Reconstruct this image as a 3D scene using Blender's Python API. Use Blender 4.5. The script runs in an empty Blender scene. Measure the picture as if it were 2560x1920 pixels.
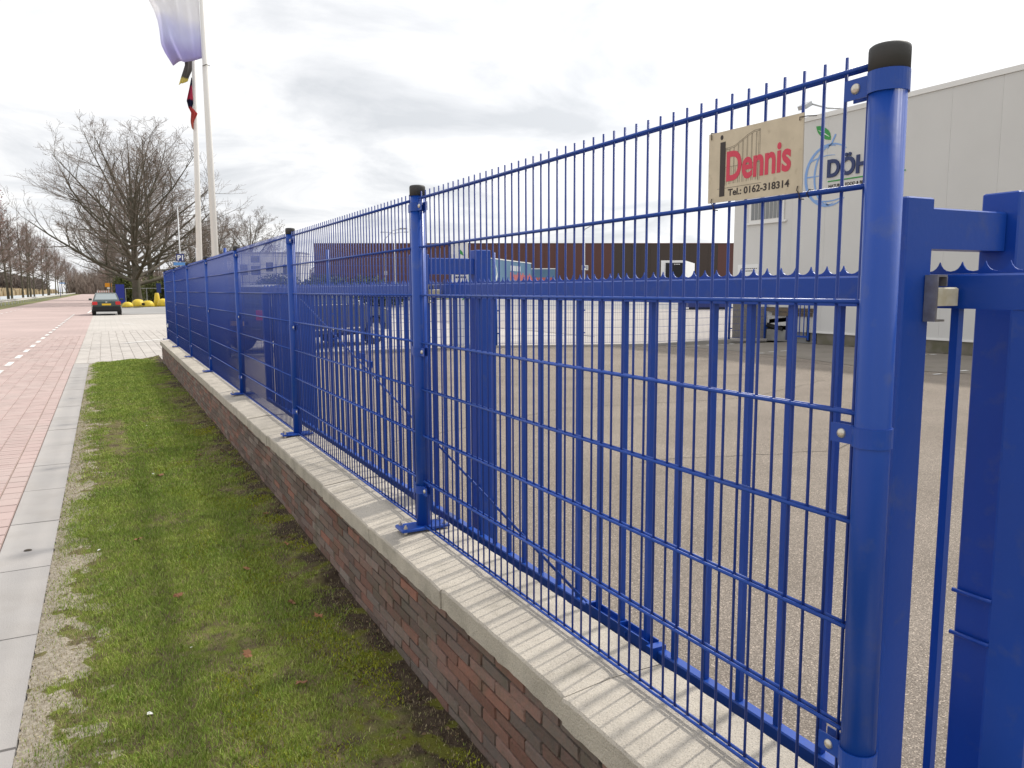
import bpy, bmesh, math, random
import numpy as np
from mathutils import Vector, Matrix, noise
random.seed(7); rs = np.random.RandomState(7)
R = math.radians
SC = bpy.context.scene; COL = SC.collection

# ------------------------------------------------------------------ camera
cam = bpy.data.objects.new('camera', bpy.data.cameras.new('camera')); COL.objects.link(cam)
rt = Vector((0.887391, -0.46099197, -0.00485966)); up = Vector((0.06000836, 0.10504935, 0.99265484)); fw = Vector((0.45709541, 0.88116459, -0.12088322))
m = Matrix(((rt.x, up.x, -fw.x, 0), (rt.y, up.y, -fw.y, 0), (rt.z, up.z, -fw.z, 1.5453), (0, 0, 0, 1)))
cam.matrix_world = m
cam.data.sensor_width = 36; cam.data.lens = 1954.986 / 2560 * 36; cam.data.clip_end = 3000; cam.data.clip_start = 0.05
SC.camera = cam

# ------------------------------------------------------------------ light
SUN_EL, SUN_AZ = R(47.6), math.atan2(0.976, 0.22)      # azimuth clockwise from +Y
sun_dir = Vector((math.sin(SUN_AZ) * math.cos(SUN_EL), math.cos(SUN_AZ) * math.cos(SUN_EL), math.sin(SUN_EL)))
sun = bpy.data.objects.new('sun', bpy.data.lights.new('sun', 'SUN')); COL.objects.link(sun)
sun.data.energy = 2.5; sun.data.angle = R(2.4); sun.data.color = (1.0, 0.95, 0.87)
sun.rotation_euler = sun_dir.to_track_quat('Z', 'Y').to_euler(); sun.location = (20, 5, 30)
W = bpy.data.worlds.new('World'); SC.world = W; W.use_nodes = True
nt = W.node_tree; nt.nodes.clear()
def N(t, **k):
    n = nt.nodes.new(t)
    for a, b in k.items(): setattr(n, a, b)
    return n
def L(a, b): nt.links.new(a, b)
out = N('ShaderNodeOutputWorld'); bg = N('ShaderNodeBackground'); L(bg.outputs[0], out.inputs[0]); bg.inputs[1].default_value = 1.0
tc = N('ShaderNodeTexCoord'); sky = N('ShaderNodeTexSky', sky_type='NISHITA', sun_disc=False)
sky.sun_elevation = SUN_EL; sky.sun_rotation = SUN_AZ
sks = N('ShaderNodeVectorMath', operation='SCALE'); L(sky.outputs[0], sks.inputs[0]); sks.inputs['Scale'].default_value = 0.10
sep = N('ShaderNodeSeparateXYZ'); L(tc.outputs['Generated'], sep.inputs[0])
mz = N('ShaderNodeMath', operation='MAXIMUM'); L(sep.outputs[2], mz.inputs[0]); mz.inputs[1].default_value = 0.0
az_ = N('ShaderNodeMath', operation='ADD'); L(mz.outputs[0], az_.inputs[0]); az_.inputs[1].default_value = 0.16
dx = N('ShaderNodeMath', operation='DIVIDE'); L(sep.outputs[0], dx.inputs[0]); L(az_.outputs[0], dx.inputs[1])
dy = N('ShaderNodeMath', operation='DIVIDE'); L(sep.outputs[1], dy.inputs[0]); L(az_.outputs[0], dy.inputs[1])
cmb = N('ShaderNodeCombineXYZ'); L(dx.outputs[0], cmb.inputs[0]); L(dy.outputs[0], cmb.inputs[1]); cmb.inputs[2].default_value = 3.7
nz = N('ShaderNodeTexNoise'); L(cmb.outputs[0], nz.inputs['Vector']); nz.inputs['Scale'].default_value = 1.5; nz.inputs['Detail'].default_value = 9; nz.inputs['Roughness'].default_value = 0.56; nz.inputs['Distortion'].default_value = 0.5
rp = N('ShaderNodeValToRGB'); L(nz.outputs[0], rp.inputs[0])
rp.color_ramp.elements[0].position = 0.33; rp.color_ramp.elements[0].color = (0.63, 0.648, 0.675, 1)
rp.color_ramp.elements[1].position = 0.56; rp.color_ramp.elements[1].color = (0.93, 0.93, 0.93, 1)
e = rp.color_ramp.elements.new(0.45); e.color = (0.77, 0.78, 0.80, 1)
dt = N('ShaderNodeVectorMath', operation='DOT_PRODUCT'); L(tc.outputs['Generated'], dt.inputs[0]); dt.inputs[1].default_value = sun_dir
d0 = N('ShaderNodeMath', operation='MAXIMUM'); L(dt.outputs['Value'], d0.inputs[0]); d0.inputs[1].default_value = 0
pw = N('ShaderNodeMath', operation='POWER'); L(d0.outputs[0], pw.inputs[0]); pw.inputs[1].default_value = 5
ml = N('ShaderNodeMath', operation='MULTIPLY'); L(pw.outputs[0], ml.inputs[0]); ml.inputs[1].default_value = 0.8
ad = N('ShaderNodeVectorMath', operation='ADD'); L(rp.outputs[0], ad.inputs[0]); L(ml.outputs[0], ad.inputs[1])
mx = N('ShaderNodeMix', data_type='RGBA'); mx.inputs[0].default_value = 0.95
L(sks.outputs[0], mx.inputs[6]); L(ad.outputs[0], mx.inputs[7]); L(mx.outputs[2], bg.inputs[0])
SC.view_settings.view_transform = 'Standard'; SC.view_settings.look = 'None'; SC.view_settings.gamma = 1; SC.view_settings.exposure = 0.24
SC.view_settings.use_curve_mapping = False

# ------------------------------------------------------------------ materials
def mat(name, col, rough=0.6, metal=0.0, spec=0.5, col2=None, nscale=5.0, ndetail=4, contrast=(0.35, 0.65), bump=0.0, bscale=None,
        rnd=None, coat=0.0, coords='Object', stretch=None, dirt=None, trans=None, sheen=None):
    """rnd = ('obj'|'island', amount of value change, third colour or None)"""
    M = bpy.data.materials.new(name); M.use_nodes = True; t = M.node_tree; n = t.nodes; l = t.links
    b = n['Principled BSDF']; b.inputs['Roughness'].default_value = rough; b.inputs['Metallic'].default_value = metal
    b.inputs['Specular IOR Level'].default_value = spec; b.inputs['Coat Weight'].default_value = coat
    b.inputs['Base Color'].default_value = (*col, 1)
    if col2 is None and rnd is None and not bump and not dirt: return M
    c = n.new('ShaderNodeTexCoord'); vec = c.outputs['Object'] if coords == 'Object' else None
    if coords == 'World':
        g = n.new('ShaderNodeNewGeometry'); vec = g.outputs['Position']
    if stretch:
        mp = n.new('ShaderNodeMapping'); l.new(vec, mp.inputs[0]); mp.inputs['Scale'].default_value = stretch; vec = mp.outputs[0]
    cur = None
    if col2 is not None:
        ns = n.new('ShaderNodeTexNoise'); l.new(vec, ns.inputs['Vector']); ns.inputs['Scale'].default_value = nscale; ns.inputs['Detail'].default_value = ndetail
        r = n.new('ShaderNodeValToRGB'); l.new(ns.outputs[0], r.inputs[0])
        r.color_ramp.elements[0].position = contrast[0]; r.color_ramp.elements[0].color = (*col, 1)
        r.color_ramp.elements[1].position = contrast[1]; r.color_ramp.elements[1].color = (*col2, 1)
        cur = r.outputs[0]
    if rnd:
        if rnd[0] == 'obj': o = n.new('ShaderNodeObjectInfo').outputs['Random']
        else: o = n.new('ShaderNodeNewGeometry').outputs['Random Per Island']
        if cur is None:
            rgb = n.new('ShaderNodeRGB'); rgb.outputs[0].default_value = (*col, 1); cur = rgb.outputs[0]
        if len(rnd) > 2 and rnd[2]:
            rr = n.new('ShaderNodeValToRGB'); l.new(o, rr.inputs[0]); rr.color_ramp.interpolation = 'LINEAR'
            cols = rnd[2]; els = rr.color_ramp.elements
            els[0].position = 0; els[0].color = (*cols[0], 1); els[1].position = 1; els[1].color = (*cols[-1], 1)
            for i, cc in enumerate(cols[1:-1]): e = els.new((i + 1) / (len(cols) - 1)); e.color = (*cc, 1)
            mm = n.new('ShaderNodeMix'); mm.data_type = 'RGBA'; mm.inputs[0].default_value = rnd[3] if len(rnd) > 3 else 0.6
            l.new(cur, mm.inputs[6]); l.new(rr.outputs[0], mm.inputs[7]); cur = mm.outputs[2]
        h = n.new('ShaderNodeHueSaturation'); l.new(cur, h.inputs['Color'])
        mr = n.new('ShaderNodeMapRange'); l.new(o, mr.inputs[0]); mr.inputs[3].default_value = 1 - rnd[1]; mr.inputs[4].default_value = 1 + rnd[1]
        wn = n.new('ShaderNodeMath'); wn.operation = 'MULTIPLY'; wn.inputs[1].default_value = 7.31; l.new(o, wn.inputs[0])
        fr = n.new('ShaderNodeMath'); fr.operation = 'FRACT'; l.new(wn.outputs[0], fr.inputs[0]); l.new(fr.outputs[0], mr.inputs[0])
        l.new(mr.outputs[0], h.inputs['Value']); cur = h.outputs[0]
    if dirt:   # (colour, scale, lo, hi, amount)
        ns = n.new('ShaderNodeTexNoise'); l.new(vec, ns.inputs['Vector']); ns.inputs['Scale'].default_value = dirt[1]; ns.inputs['Detail'].default_value = 6; ns.inputs['Roughness'].default_value = .6
        mr = n.new('ShaderNodeMapRange'); l.new(ns.outputs[0], mr.inputs[0]); mr.inputs[1].default_value = dirt[2]; mr.inputs[2].default_value = dirt[3]; mr.inputs[4].default_value = dirt[4]
        mm = n.new('ShaderNodeMix'); mm.data_type = 'RGBA'; l.new(mr.outputs[0], mm.inputs[0])
        if cur is None: mm.inputs[6].default_value = (*col, 1)
        else: l.new(cur, mm.inputs[6])
        mm.inputs[7].default_value = (*dirt[0], 1); cur = mm.outputs[2]
    if cur is not None: l.new(cur, b.inputs['Base Color'])
    if bump:
        ns = n.new('ShaderNodeTexNoise'); l.new(vec, ns.inputs['Vector']); ns.inputs['Scale'].default_value = bscale or nscale * 3; ns.inputs['Detail'].default_value = 5
        bp = n.new('ShaderNodeBump'); bp.inputs['Strength'].default_value = bump; bp.inputs['Distance'].default_value = 0.01
        l.new(ns.outputs[0], bp.inputs['Height']); l.new(bp.outputs[0], b.inputs['Normal'])
    return M
def speckle(M, cols, scale, amount=0.8, scale2=None):
    """adds small stones of several greys (voronoi cells) over the base colour"""
    t = M.node_tree; n = t.nodes; l = t.links; b = n['Principled BSDF']
    src = b.inputs['Base Color'].links[0].from_socket if b.inputs['Base Color'].links else None
    g = n.new('ShaderNodeNewGeometry'); v = n.new('ShaderNodeTexVoronoi'); v.inputs['Scale'].default_value = scale; l.new(g.outputs['Position'], v.inputs['Vector'])
    s = n.new('ShaderNodeSeparateColor'); l.new(v.outputs['Color'], s.inputs[0])
    r = n.new('ShaderNodeValToRGB'); r.color_ramp.interpolation = 'CONSTANT'; l.new(s.outputs[0], r.inputs[0])
    els = r.color_ramp.elements; els[0].color = (*cols[0][1], 1); els[0].position = 0; els[1].position = cols[1][0]; els[1].color = (*cols[1][1], 1)
    for p, c in cols[2:]: e = els.new(p); e.color = (*c, 1)
    mm = n.new('ShaderNodeMix'); mm.data_type = 'RGBA'; mm.blend_type = 'MULTIPLY'; mm.inputs[0].default_value = amount
    if src: l.new(src, mm.inputs[6])
    else: mm.inputs[6].default_value = b.inputs['Base Color'].default_value
    l.new(r.outputs[0], mm.inputs[7]); l.new(mm.outputs[2], b.inputs['Base Color'])
    return M

BLUE = (0.006, 0.056, 0.33)
m_blue = mat('blue_paint', BLUE, rough=0.36, coat=0.0, spec=0.42, col2=(0.008, 0.064, 0.37), nscale=3, bump=0.04, bscale=60, dirt=((0.10, 0.12, 0.19), 14, .56, .80, .45))
m_blue_wire = mat('blue_paint_wire', (0.010, 0.040, 0.24), rough=0.42, spec=.4)
m_cap = mat('black_plastic', (0.040, 0.040, 0.040), rough=0.62, col2=(0.055, 0.054, 0.052), nscale=14, bump=.05, bscale=80)
m_steel = mat('galvanised_steel', (0.42, 0.40, 0.37), rough=0.42, metal=0.7, col2=(0.30, 0.28, 0.25), nscale=40)
m_bolt = mat('zinc_bolt', (0.62, 0.58, 0.50), rough=0.35, metal=0.8)
m_nylon = mat('nylon', (0.62, 0.58, 0.45), rough=0.5, col2=(0.5, 0.44, 0.28), nscale=30)
m_coping = mat('coping_concrete', (0.52, 0.475, 0.405), rough=0.9, col2=(0.43, 0.392, 0.335), nscale=7, coords='World', bump=0.5, bscale=160, rnd=('obj', 0.08), dirt=((0.22, 0.20, 0.16), 5.5, .56, .80, .7))
speckle(m_coping, [(0, (1, 1, 1)), (.45, (.86, .85, .83)), (.7, (1.12, 1.1, 1.08)), (.93, (.62, .6, .58))], 420, .8)
m_brick_o = mat('wall_brick', (0.205, 0.11, 0.085), rough=0.95, col2=(0.105, 0.088, 0.075), nscale=38, contrast=(.4, .6), bump=0.6, bscale=90, coords='World',
                rnd=('obj', 0.30, [(0.155, 0.115, 0.098), (0.21, 0.145, 0.122), (0.27, 0.115, 0.080), (0.18, 0.13, 0.115), (0.23, 0.195, 0.17), (0.19, 0.128, 0.103)], .72), dirt=((0.12, 0.105, 0.072), 7, .50, .74, .8))
m_brick_i = mat('wall_brick_far', (0.205, 0.11, 0.085), rough=0.95, col2=(0.105, 0.088, 0.075), nscale=38, contrast=(.4, .6), coords='World',
                rnd=('island', 0.30, [(0.155, 0.115, 0.098), (0.21, 0.145, 0.122), (0.27, 0.115, 0.080), (0.18, 0.13, 0.115), (0.23, 0.195, 0.17), (0.19, 0.128, 0.103)], .72), dirt=((0.12, 0.105, 0.072), 7, .50, .74, .8))
m_mortar = mat('mortar', (0.095, 0.082, 0.066), rough=0.95, col2=(0.05, 0.045, 0.032), nscale=12, bump=.5, bscale=100, coords='World')
PINKS = [(0.43, 0.325, 0.30), (0.46, 0.345, 0.32), (0.445, 0.35, 0.32), (0.475, 0.37, 0.34)]
def pav(kind, name, base, cols, dirtc):
    return mat(name, base, rough=0.85, col2=tuple(x * .9 for x in base), nscale=1.3, coords='World', rnd=(kind, 0.035, cols, .6), bump=.2, bscale=200, dirt=(dirtc, 0.9, .45, .8, .55))
m_rb_o = pav('obj', 'road_brick', (0.46, 0.345, 0.32), PINKS, (0.46, 0.39, 0.36))
m_rb_i = pav('island', 'road_brick_far', (0.46, 0.345, 0.32), PINKS, (0.46, 0.39, 0.36))
LIGHT = [(0.46, 0.43, 0.39), (0.51, 0.475, 0.44), (0.49, 0.45, 0.42)]
m_lp_i = pav('island', 'pale_paver', (0.50, 0.46, 0.42), LIGHT, (0.42, 0.39, 0.36))
m_joint = mat("joint_sand", (0.33, 0.26, 0.22), rough=0.95, col2=(0.25, 0.20, 0.16), nscale=3, coords='World')
m_tile = mat('concrete_tile', (0.40, 0.375, 0.355), rough=0.9, col2=(0.37, 0.35, 0.335), nscale=2.5, coords='World', rnd=('obj', 0.035), bump=.25, bscale=150, dirt=((0.30, 0.275, 0.25), 3, .5, .8, .6))
def brickmat(name, c1, c2, cm, bw, rh):
    M = bpy.data.materials.new(name); M.use_nodes = True; t = M.node_tree; n = t.nodes; l = t.links
    b = n['Principled BSDF']; b.inputs['Roughness'].default_value = .88
    g = n.new('ShaderNodeNewGeometry'); s = n.new('ShaderNodeSeparateXYZ'); l.new(g.outputs['Position'], s.inputs[0])
    c = n.new('ShaderNodeCombineXYZ'); l.new(s.outputs[1], c.inputs[0]); l.new(s.outputs[0], c.inputs[1])
    k = n.new('ShaderNodeTexBrick'); l.new(c.outputs[0], k.inputs['Vector']); k.inputs['Scale'].default_value = 1
    k.inputs['Brick Width'].default_value = bw; k.inputs['Row Height'].default_value = rh; k.inputs['Mortar Size'].default_value = 0.004
    k.inputs['Color1'].default_value = (*c1, 1); k.inputs['Color2'].default_value = (*c2, 1); k.inputs['Mortar'].default_value = (*cm, 1)
    ns = n.new('ShaderNodeTexNoise'); l.new(g.outputs['Position'], ns.inputs['Vector']); ns.inputs['Scale'].default_value = .25; ns.inputs['Detail'].default_value = 6
    mr = n.new('ShaderNodeMapRange'); l.new(ns.outputs[0], mr.inputs[0]); mr.inputs[1].default_value = .3; mr.inputs[2].default_value = .7; mr.inputs[3].default_value = .86; mr.inputs[4].default_value = 1.06
    mm = n.new('ShaderNodeMix'); mm.data_type = 'RGBA'; mm.blend_type = 'MULTIPLY'; mm.inputs[0].default_value = 1; l.new(k.outputs[0], mm.inputs[6]); l.new(mr.outputs[0], mm.inputs[7])
    l.new(mm.outputs[2], b.inputs['Base Color']); return M
m_road = brickmat('road_surface', (0.44, 0.335, 0.31), (0.475, 0.365, 0.34), (0.38, 0.295, 0.27), .1, .2)
m_drive = brickmat('driveway_surface', (0.46, 0.43, 0.39), (0.51, 0.47, 0.435), (0.34, 0.32, 0.29), .12, .24)
m_white = mat('road_paint', (0.78, 0.78, 0.76), rough=0.75, col2=(0.6, 0.58, 0.55), nscale=8, coords='World')
m_yard = mat('yard_asphalt', (0.228, 0.198, 0.170), rough=0.95, col2=(0.27, 0.236, 0.204), nscale=.7, ndetail=8, coords='World', bump=.7, bscale=140, dirt=((0.16, 0.138, 0.117), 1.1, .5, .8, .6), spec=.3)
speckle(m_yard, [(0, (.55, .53, .5)), (.22, (.95, .93, .9)), (.5, (.75, .72, .69)), (.72, (1.12, 1.1, 1.07)), (.9, (1.75, 1.7, 1.65)), (.965, (2.3, 2.2, 2.1))], 210, .85)
m_yard2 = mat('old_asphalt', (0.19, 0.168, 0.142), rough=0.95, col2=(0.22, 0.195, 0.165), nscale=1.2, ndetail=8, coords='World', dirt=((0.10, 0.10, 0.055), 2.0, .55, .8, .6))
m_crack = mat('crack_filler', (0.075, 0.066, 0.055), rough=.95)
m_conc = mat('concrete_yard', (0.40, 0.365, 0.335), rough=0.9, col2=(0.35, 0.32, 0.295), nscale=.35, coords='World')
m_asph = mat('grey_asphalt', (0.27, 0.265, 0.26), rough=0.9, col2=(0.32, 0.31, 0.30), nscale=.4, coords='World')
m_bark = mat('bark', (0.125, 0.102, 0.080), rough=0.95, col2=(0.085, 0.080, 0.055), nscale=3, bump=.8, bscale=12, coords='World')
m_twig = mat('twigs', (0.23, 0.185, 0.155), rough=0.95, col2=(0.16, 0.125, 0.105), nscale=.4, coords='World')
m_twigr = mat('reddish_twigs', (0.27, 0.19, 0.165), rough=0.95, col2=(0.20, 0.145, 0.125), nscale=.4, coords='World')
m_leafr = mat('russet_leaves', (0.20, 0.075, 0.045), rough=0.9, rnd=('island', .35))
m_leafg = mat('olive_leaves', (0.085, 0.105, 0.022), rough=0.7, rnd=('island', .45, [(0.05, 0.075, 0.018), (0.13, 0.14, 0.03), (0.09, 0.10, 0.02)], .7))
m_leafd = mat('dark_hedge_leaves', (0.045, 0.065, 0.018), rough=0.7, rnd=('island', .45))
m_grass = mat('grass', (0.33, 0.42, 0.075), rough=0.7, spec=.25, coords='World', col2=(0.19, 0.31, 0.045), nscale=2.4, ndetail=7, contrast=(.42, .58),
              rnd=('island', 0.30, [(0.17, 0.28, 0.035), (0.24, 0.33, 0.045), (0.36, 0.38, 0.09), (0.18, 0.27, 0.04), (0.50, 0.43, 0.22)], .6))
m_grassfar = mat('far_grass', (0.12, 0.15, 0.035), rough=0.95, col2=(0.19, 0.16, 0.07), nscale=.35, ndetail=8, coords='World')
m_ground = mat('ground_soil_grass', (0.12, 0.12, 0.05), rough=1, col2=(0.16, 0.13, 0.07), nscale=.15, ndetail=8, coords='World')
m_white_wall = mat('white_cladding', (0.66, 0.648, 0.625), rough=0.55, col2=(0.64, 0.628, 0.605), nscale=1.2, rnd=('obj', .012), coords='World', dirt=((0.62, 0.60, 0.56), .9, .6, .85, .4))
m_trim = mat('white_trim', (0.80, 0.785, 0.76), rough=0.45)
m_plinth = mat('plinth', (0.20, 0.18, 0.15), rough=.95, col2=(0.13, 0.125, 0.08), nscale=3, coords='World')
m_pillar = mat('pebbledash', (0.20, 0.185, 0.16), rough=1, col2=(0.14, 0.13, 0.115), nscale=30, coords='World', bump=.8, bscale=60)
m_logoblue = mat('logo_navy', (0.018, 0.035, 0.13), rough=.5); m_logolight = mat('logo_light_blue', (0.22, 0.38, 0.72), rough=.5); m_logogreen = mat('logo_green', (0.035, 0.30, 0.06), rough=.5)
m_cream = mat('cream_sign', (0.62, 0.54, 0.40), rough=.6, col2=(0.54, 0.47, 0.345), nscale=28, ndetail=8, coords='World', dirt=((0.33, 0.27, 0.17), 55, .60, .78, .6))
m_red = mat('sign_red', (0.62, 0.045, 0.09), rough=.5); m_ink = mat('sign_black', (0.028, 0.018, 0.016), rough=.5)
m_pink = mat('lettering_red', (0.45, 0.11, 0.10), rough=.5)
m_wire = mat('tie_wire', (0.10, 0.085, 0.07), rough=.5, metal=.6)
m_browncl = mat('red_brown_cladding', (0.105, 0.042, 0.034), rough=.7, rnd=('obj', .05)); m_darkcl = mat('dark_brown_cladding', (0.052, 0.036, 0.028), rough=.7, rnd=('obj', .04))
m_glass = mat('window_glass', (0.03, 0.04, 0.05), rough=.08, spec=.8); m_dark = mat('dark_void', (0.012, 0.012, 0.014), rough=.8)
m_grey = mat('grey_sheet', (0.30, 0.30, 0.29), rough=.6, col2=(0.22, 0.21, 0.20), nscale=4)
m_rust = mat('rusty_timber', (0.16, 0.12, 0.085), rough=.9, col2=(0.11, 0.09, 0.07), nscale=6)
m_polew = mat('white_pole', (0.83, 0.81, 0.77), rough=.35, coat=.2)
m_galv = mat('galvanised_pole', (0.50, 0.51, 0.52), rough=.45, metal=.3)
m_tra = mat('trailer_blue', (0.075, 0.16, 0.26), rough=.45, col2=(0.10, 0.20, 0.30), nscale=.4)
m_lblue = mat('light_blue_panel', (0.10, 0.28, 0.62), rough=.4); m_navy = mat('navy_panel', (0.015, 0.03, 0.17), rough=.4)
m_wht = mat('white_gloss', (0.80, 0.80, 0.79), rough=.35)
m_yel = mat('yellow_paint', (0.72, 0.52, 0.03), rough=.55, col2=(0.58, 0.42, 0.03), nscale=4, dirt=((0.35, 0.28, 0.10), 5, .58, .75, .7))
m_orange = mat('orange_sign', (0.75, 0.30, 0.01), rough=.5)
m_tyre = mat('rubber', (0.02, 0.02, 0.02), rough=.85); m_rim = mat('alloy', (0.45, 0.45, 0.46), rough=.3, metal=.8)
m_green = mat('green_car_paint', (0.005, 0.026, 0.022), rough=.25, coat=.8); m_suv = mat('dark_car_paint', (0.012, 0.016, 0.030), rough=.2, coat=.9)
m_lamp = mat('red_lens', (0.55, 0.02, 0.02), rough=.25); m_plate = mat('yellow_plate', (0.75, 0.48, 0.02), rough=.4); m_chrome = mat('chrome', (0.8, 0.8, 0.8), rough=.12, metal=1)
m_water = mat('water', (0.42, 0.45, 0.47), rough=.45, spec=.9, bump=.8, bscale=2, coords='World')  # pale grey base colour stands in for bright sky reflected by the ripples
m_reed = mat('reeds', (0.44, 0.35, 0.22), rough=.95, rnd=('island', .25))
m_deadleaf = mat('dead_leaf', (0.26, 0.12, 0.055), rough=.8, rnd=('obj', .3)); m_litter = mat('paper', (0.75, 0.75, 0.72), rough=.8)
m_stone = mat('dark_stone', (0.09, 0.075, 0.06), rough=.9)

# ------------------------------------------------------------------ helpers
class MB:
    def __init__(s): s.v = []; s.f = []
    def add(s, vs, fs):
        o = len(s.v); s.v += [tuple(v) for v in vs]; s.f += [tuple(i + o for i in f) for f in fs]; return s
    def box(s, x0, x1, y0, y1, z0, z1, nobottom=False):
        v = [(x0, y0, z0), (x1, y0, z0), (x1, y1, z0), (x0, y1, z0), (x0, y0, z1), (x1, y0, z1), (x1, y1, z1), (x0, y1, z1)]
        f = [(4, 5, 6, 7), (0, 1, 5, 4), (1, 2, 6, 5), (2, 3, 7, 6), (3, 0, 4, 7)]
        if not nobottom: f.append((3, 2, 1, 0))
        return s.add(v, f)
    def cbox(s, x0, x1, y0, y1, z0, z1, c=.004):   # chamfered box: bevels on vertical edges and top edges
        p = [(x0 + c, y0), (x1 - c, y0), (x1, y0 + c), (x1, y1 - c), (x1 - c, y1), (x0 + c, y1), (x0, y1 - c), (x0, y0 + c)]
        q = [(x0 + 2 * c, y0 + c), (x1 - 2 * c, y0 + c), (x1 - c, y0 + 2 * c), (x1 - c, y1 - 2 * c), (x1 - 2 * c, y1 - c), (x0 + 2 * c, y1 - c), (x0 + c, y1 - 2 * c), (x0 + c, y0 + 2 * c)]
        v = [(a, b, z0) for a, b in p] + [(a, b, z1 - c) for a, b in p] + [(a, b, z1) for a, b in q]
        f = [tuple(range(7, -1, -1)), tuple(range(16, 24))]
        for i in range(8):
            j = (i + 1) % 8; f += [(i, j, 8 + j, 8 + i), (8 + i, 8 + j, 16 + j, 16 + i)]
        return s.add(v, f)
    def obox(s, P, U, V, Wv):   # oriented box from corner P with edge vectors
        P = Vector(P); U = Vector(U); V = Vector(V); Wv = Vector(Wv)
        v = [P, P + U, P + U + V, P + V, P + Wv, P + U + Wv, P + U + V + Wv, P + V + Wv]
        f = [(0, 3, 2, 1), (4, 5, 6, 7), (0, 1, 5, 4), (1, 2, 6, 5), (2, 3, 7, 6), (3, 0, 4, 7)]
        if U.cross(V).dot(Wv) < 0: f = [tuple(reversed(q)) for q in f]
        return s.add(v, f)
    def tube(s, pts, rad, n=8, caps=True):
        pts = [Vector(p) for p in pts]; rad = rad if isinstance(rad, (list, tuple)) else [rad] * len(pts)
        rings = []; prev = None
        for i, p in enumerate(pts):
            d = (pts[min(i + 1, len(pts) - 1)] - pts[max(i - 1, 0)]).normalized()
            a = prev if prev is not None and abs(prev.dot(d)) < .95 else (Vector((0, 0, 1)) if abs(d.z) < .9 else Vector((1, 0, 0)))
            u = (a - d * a.dot(d)).normalized(); prev = u; w = d.cross(u)
            rings.append([p + (u * math.cos(2 * math.pi * k / n) + w * math.sin(2 * math.pi * k / n)) * rad[i] for k in range(n)])
        v = [q for r_ in rings for q in r_]; f = []
        for i in range(len(pts) - 1):
            for k in range(n): f.append((i * n + k, i * n + (k + 1) % n, (i + 1) * n + (k + 1) % n, (i + 1) * n + k))
        if caps: f += [tuple(range(n - 1, -1, -1)), tuple(range((len(pts) - 1) * n, len(pts) * n))]
        return s.add(v, f)
    def dome(s, c, r, h, n=16, m=6, e=1.0):
        v = []; f = []
        for i in range(m + 1):
            a = math.pi / 2 * i / m; rr = r * math.cos(a) ** e; z = h * math.sin(a)
            for k in range(n): v.append((c[0] + rr * math.cos(2 * math.pi * k / n), c[1] + rr * math.sin(2 * math.pi * k / n), c[2] + z))
        for i in range(m):
            for k in range(n): f.append((i * n + k, i * n + (k + 1) % n, (i + 1) * n + (k + 1) % n, (i + 1) * n + k))
        f.append(tuple(range(n - 1, -1, -1))); return s.add(v, f)
    def lathe(s, c, prof, n=24):   # prof list of (r,z)
        v = []; f = []
        for r_, z in prof:
            for k in range(n): v.append((c[0] + r_ * math.cos(2 * math.pi * k / n), c[1] + r_ * math.sin(2 * math.pi * k / n), c[2] + z))
        for i in range(len(prof) - 1):
            for k in range(n): f.append((i * n + k, i * n + (k + 1) % n, (i + 1) * n + (k + 1) % n, (i + 1) * n + k))
        f += [tuple(range(n - 1, -1, -1)), tuple(range((len(prof) - 1) * n, len(prof) * n))]; return s.add(v, f)
    def mesh(s, name, material, smooth=False):
        me = bpy.data.meshes.new(name); me.from_pydata([tuple(v) for v in s.v], [], s.f); me.materials.append(material)
        if smooth: me.polygons.foreach_set('use_smooth', [True] * len(me.polygons))
        me.update(); return me
    def build(s, name, material, parent=None, smooth=False, kind=None, label=None):
        return place(name, s.mesh(name, material, smooth), parent, kind, label)
def place(name, me, parent=None, kind=None, label=None, loc=None):
    o = bpy.data.objects.new(name, me); COL.objects.link(o)
    if parent: o.parent = parent
    if kind: o['kind'] = kind
    if label: o['label'] = label
    if loc: o.location = loc
    return o
def smooth_angle(o, deg=35):
    me = o.data; me.polygons.foreach_set('use_smooth', [True] * len(me.polygons))
    bm = bmesh.new(); bm.from_mesh(me)
    for e_ in bm.edges:
        if len(e_.link_faces) == 2 and e_.calc_face_angle(0) > R(deg): e_.smooth = False
    bm.to_mesh(me); bm.free(); return o
def thing(name, label, cat, loc=(0, 0, 0), rz=0, group=None):
    o = bpy.data.objects.new(name, None); COL.objects.link(o); o.location = loc; o.rotation_euler = (0, 0, rz); o.empty_display_size = .1
    o['label'] = label; o['category'] = cat
    if group: o['group'] = group
    return o
def tag(o, label, cat, group=None):
    o['label'] = label; o['category'] = cat
    if group: o['group'] = group
    return o
def rel(o, mb):   # shift a mesh builder from world to the thing's own frame
    inv = (Matrix.Translation(o.location) @ Matrix.Rotation(o.rotation_euler.z, 4, 'Z')).inverted()
    mb.v = [tuple(inv @ Vector(v)) for v in mb.v]; return mb
def dup(root, loc=None, rz=None, label=None, scale=None):
    r = root.copy(); COL.objects.link(r)
    if loc is not None: r.location = loc
    if rz is not None: r.rotation_euler = (0, 0, rz)
    if scale: r.scale = scale
    if label: r['label'] = label
    for ch in list(root.children):
        c = ch.copy(); COL.objects.link(c); c.parent = r
        for g in ch.children:
            d = g.copy(); COL.objects.link(d); d.parent = c
    return r
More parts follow.
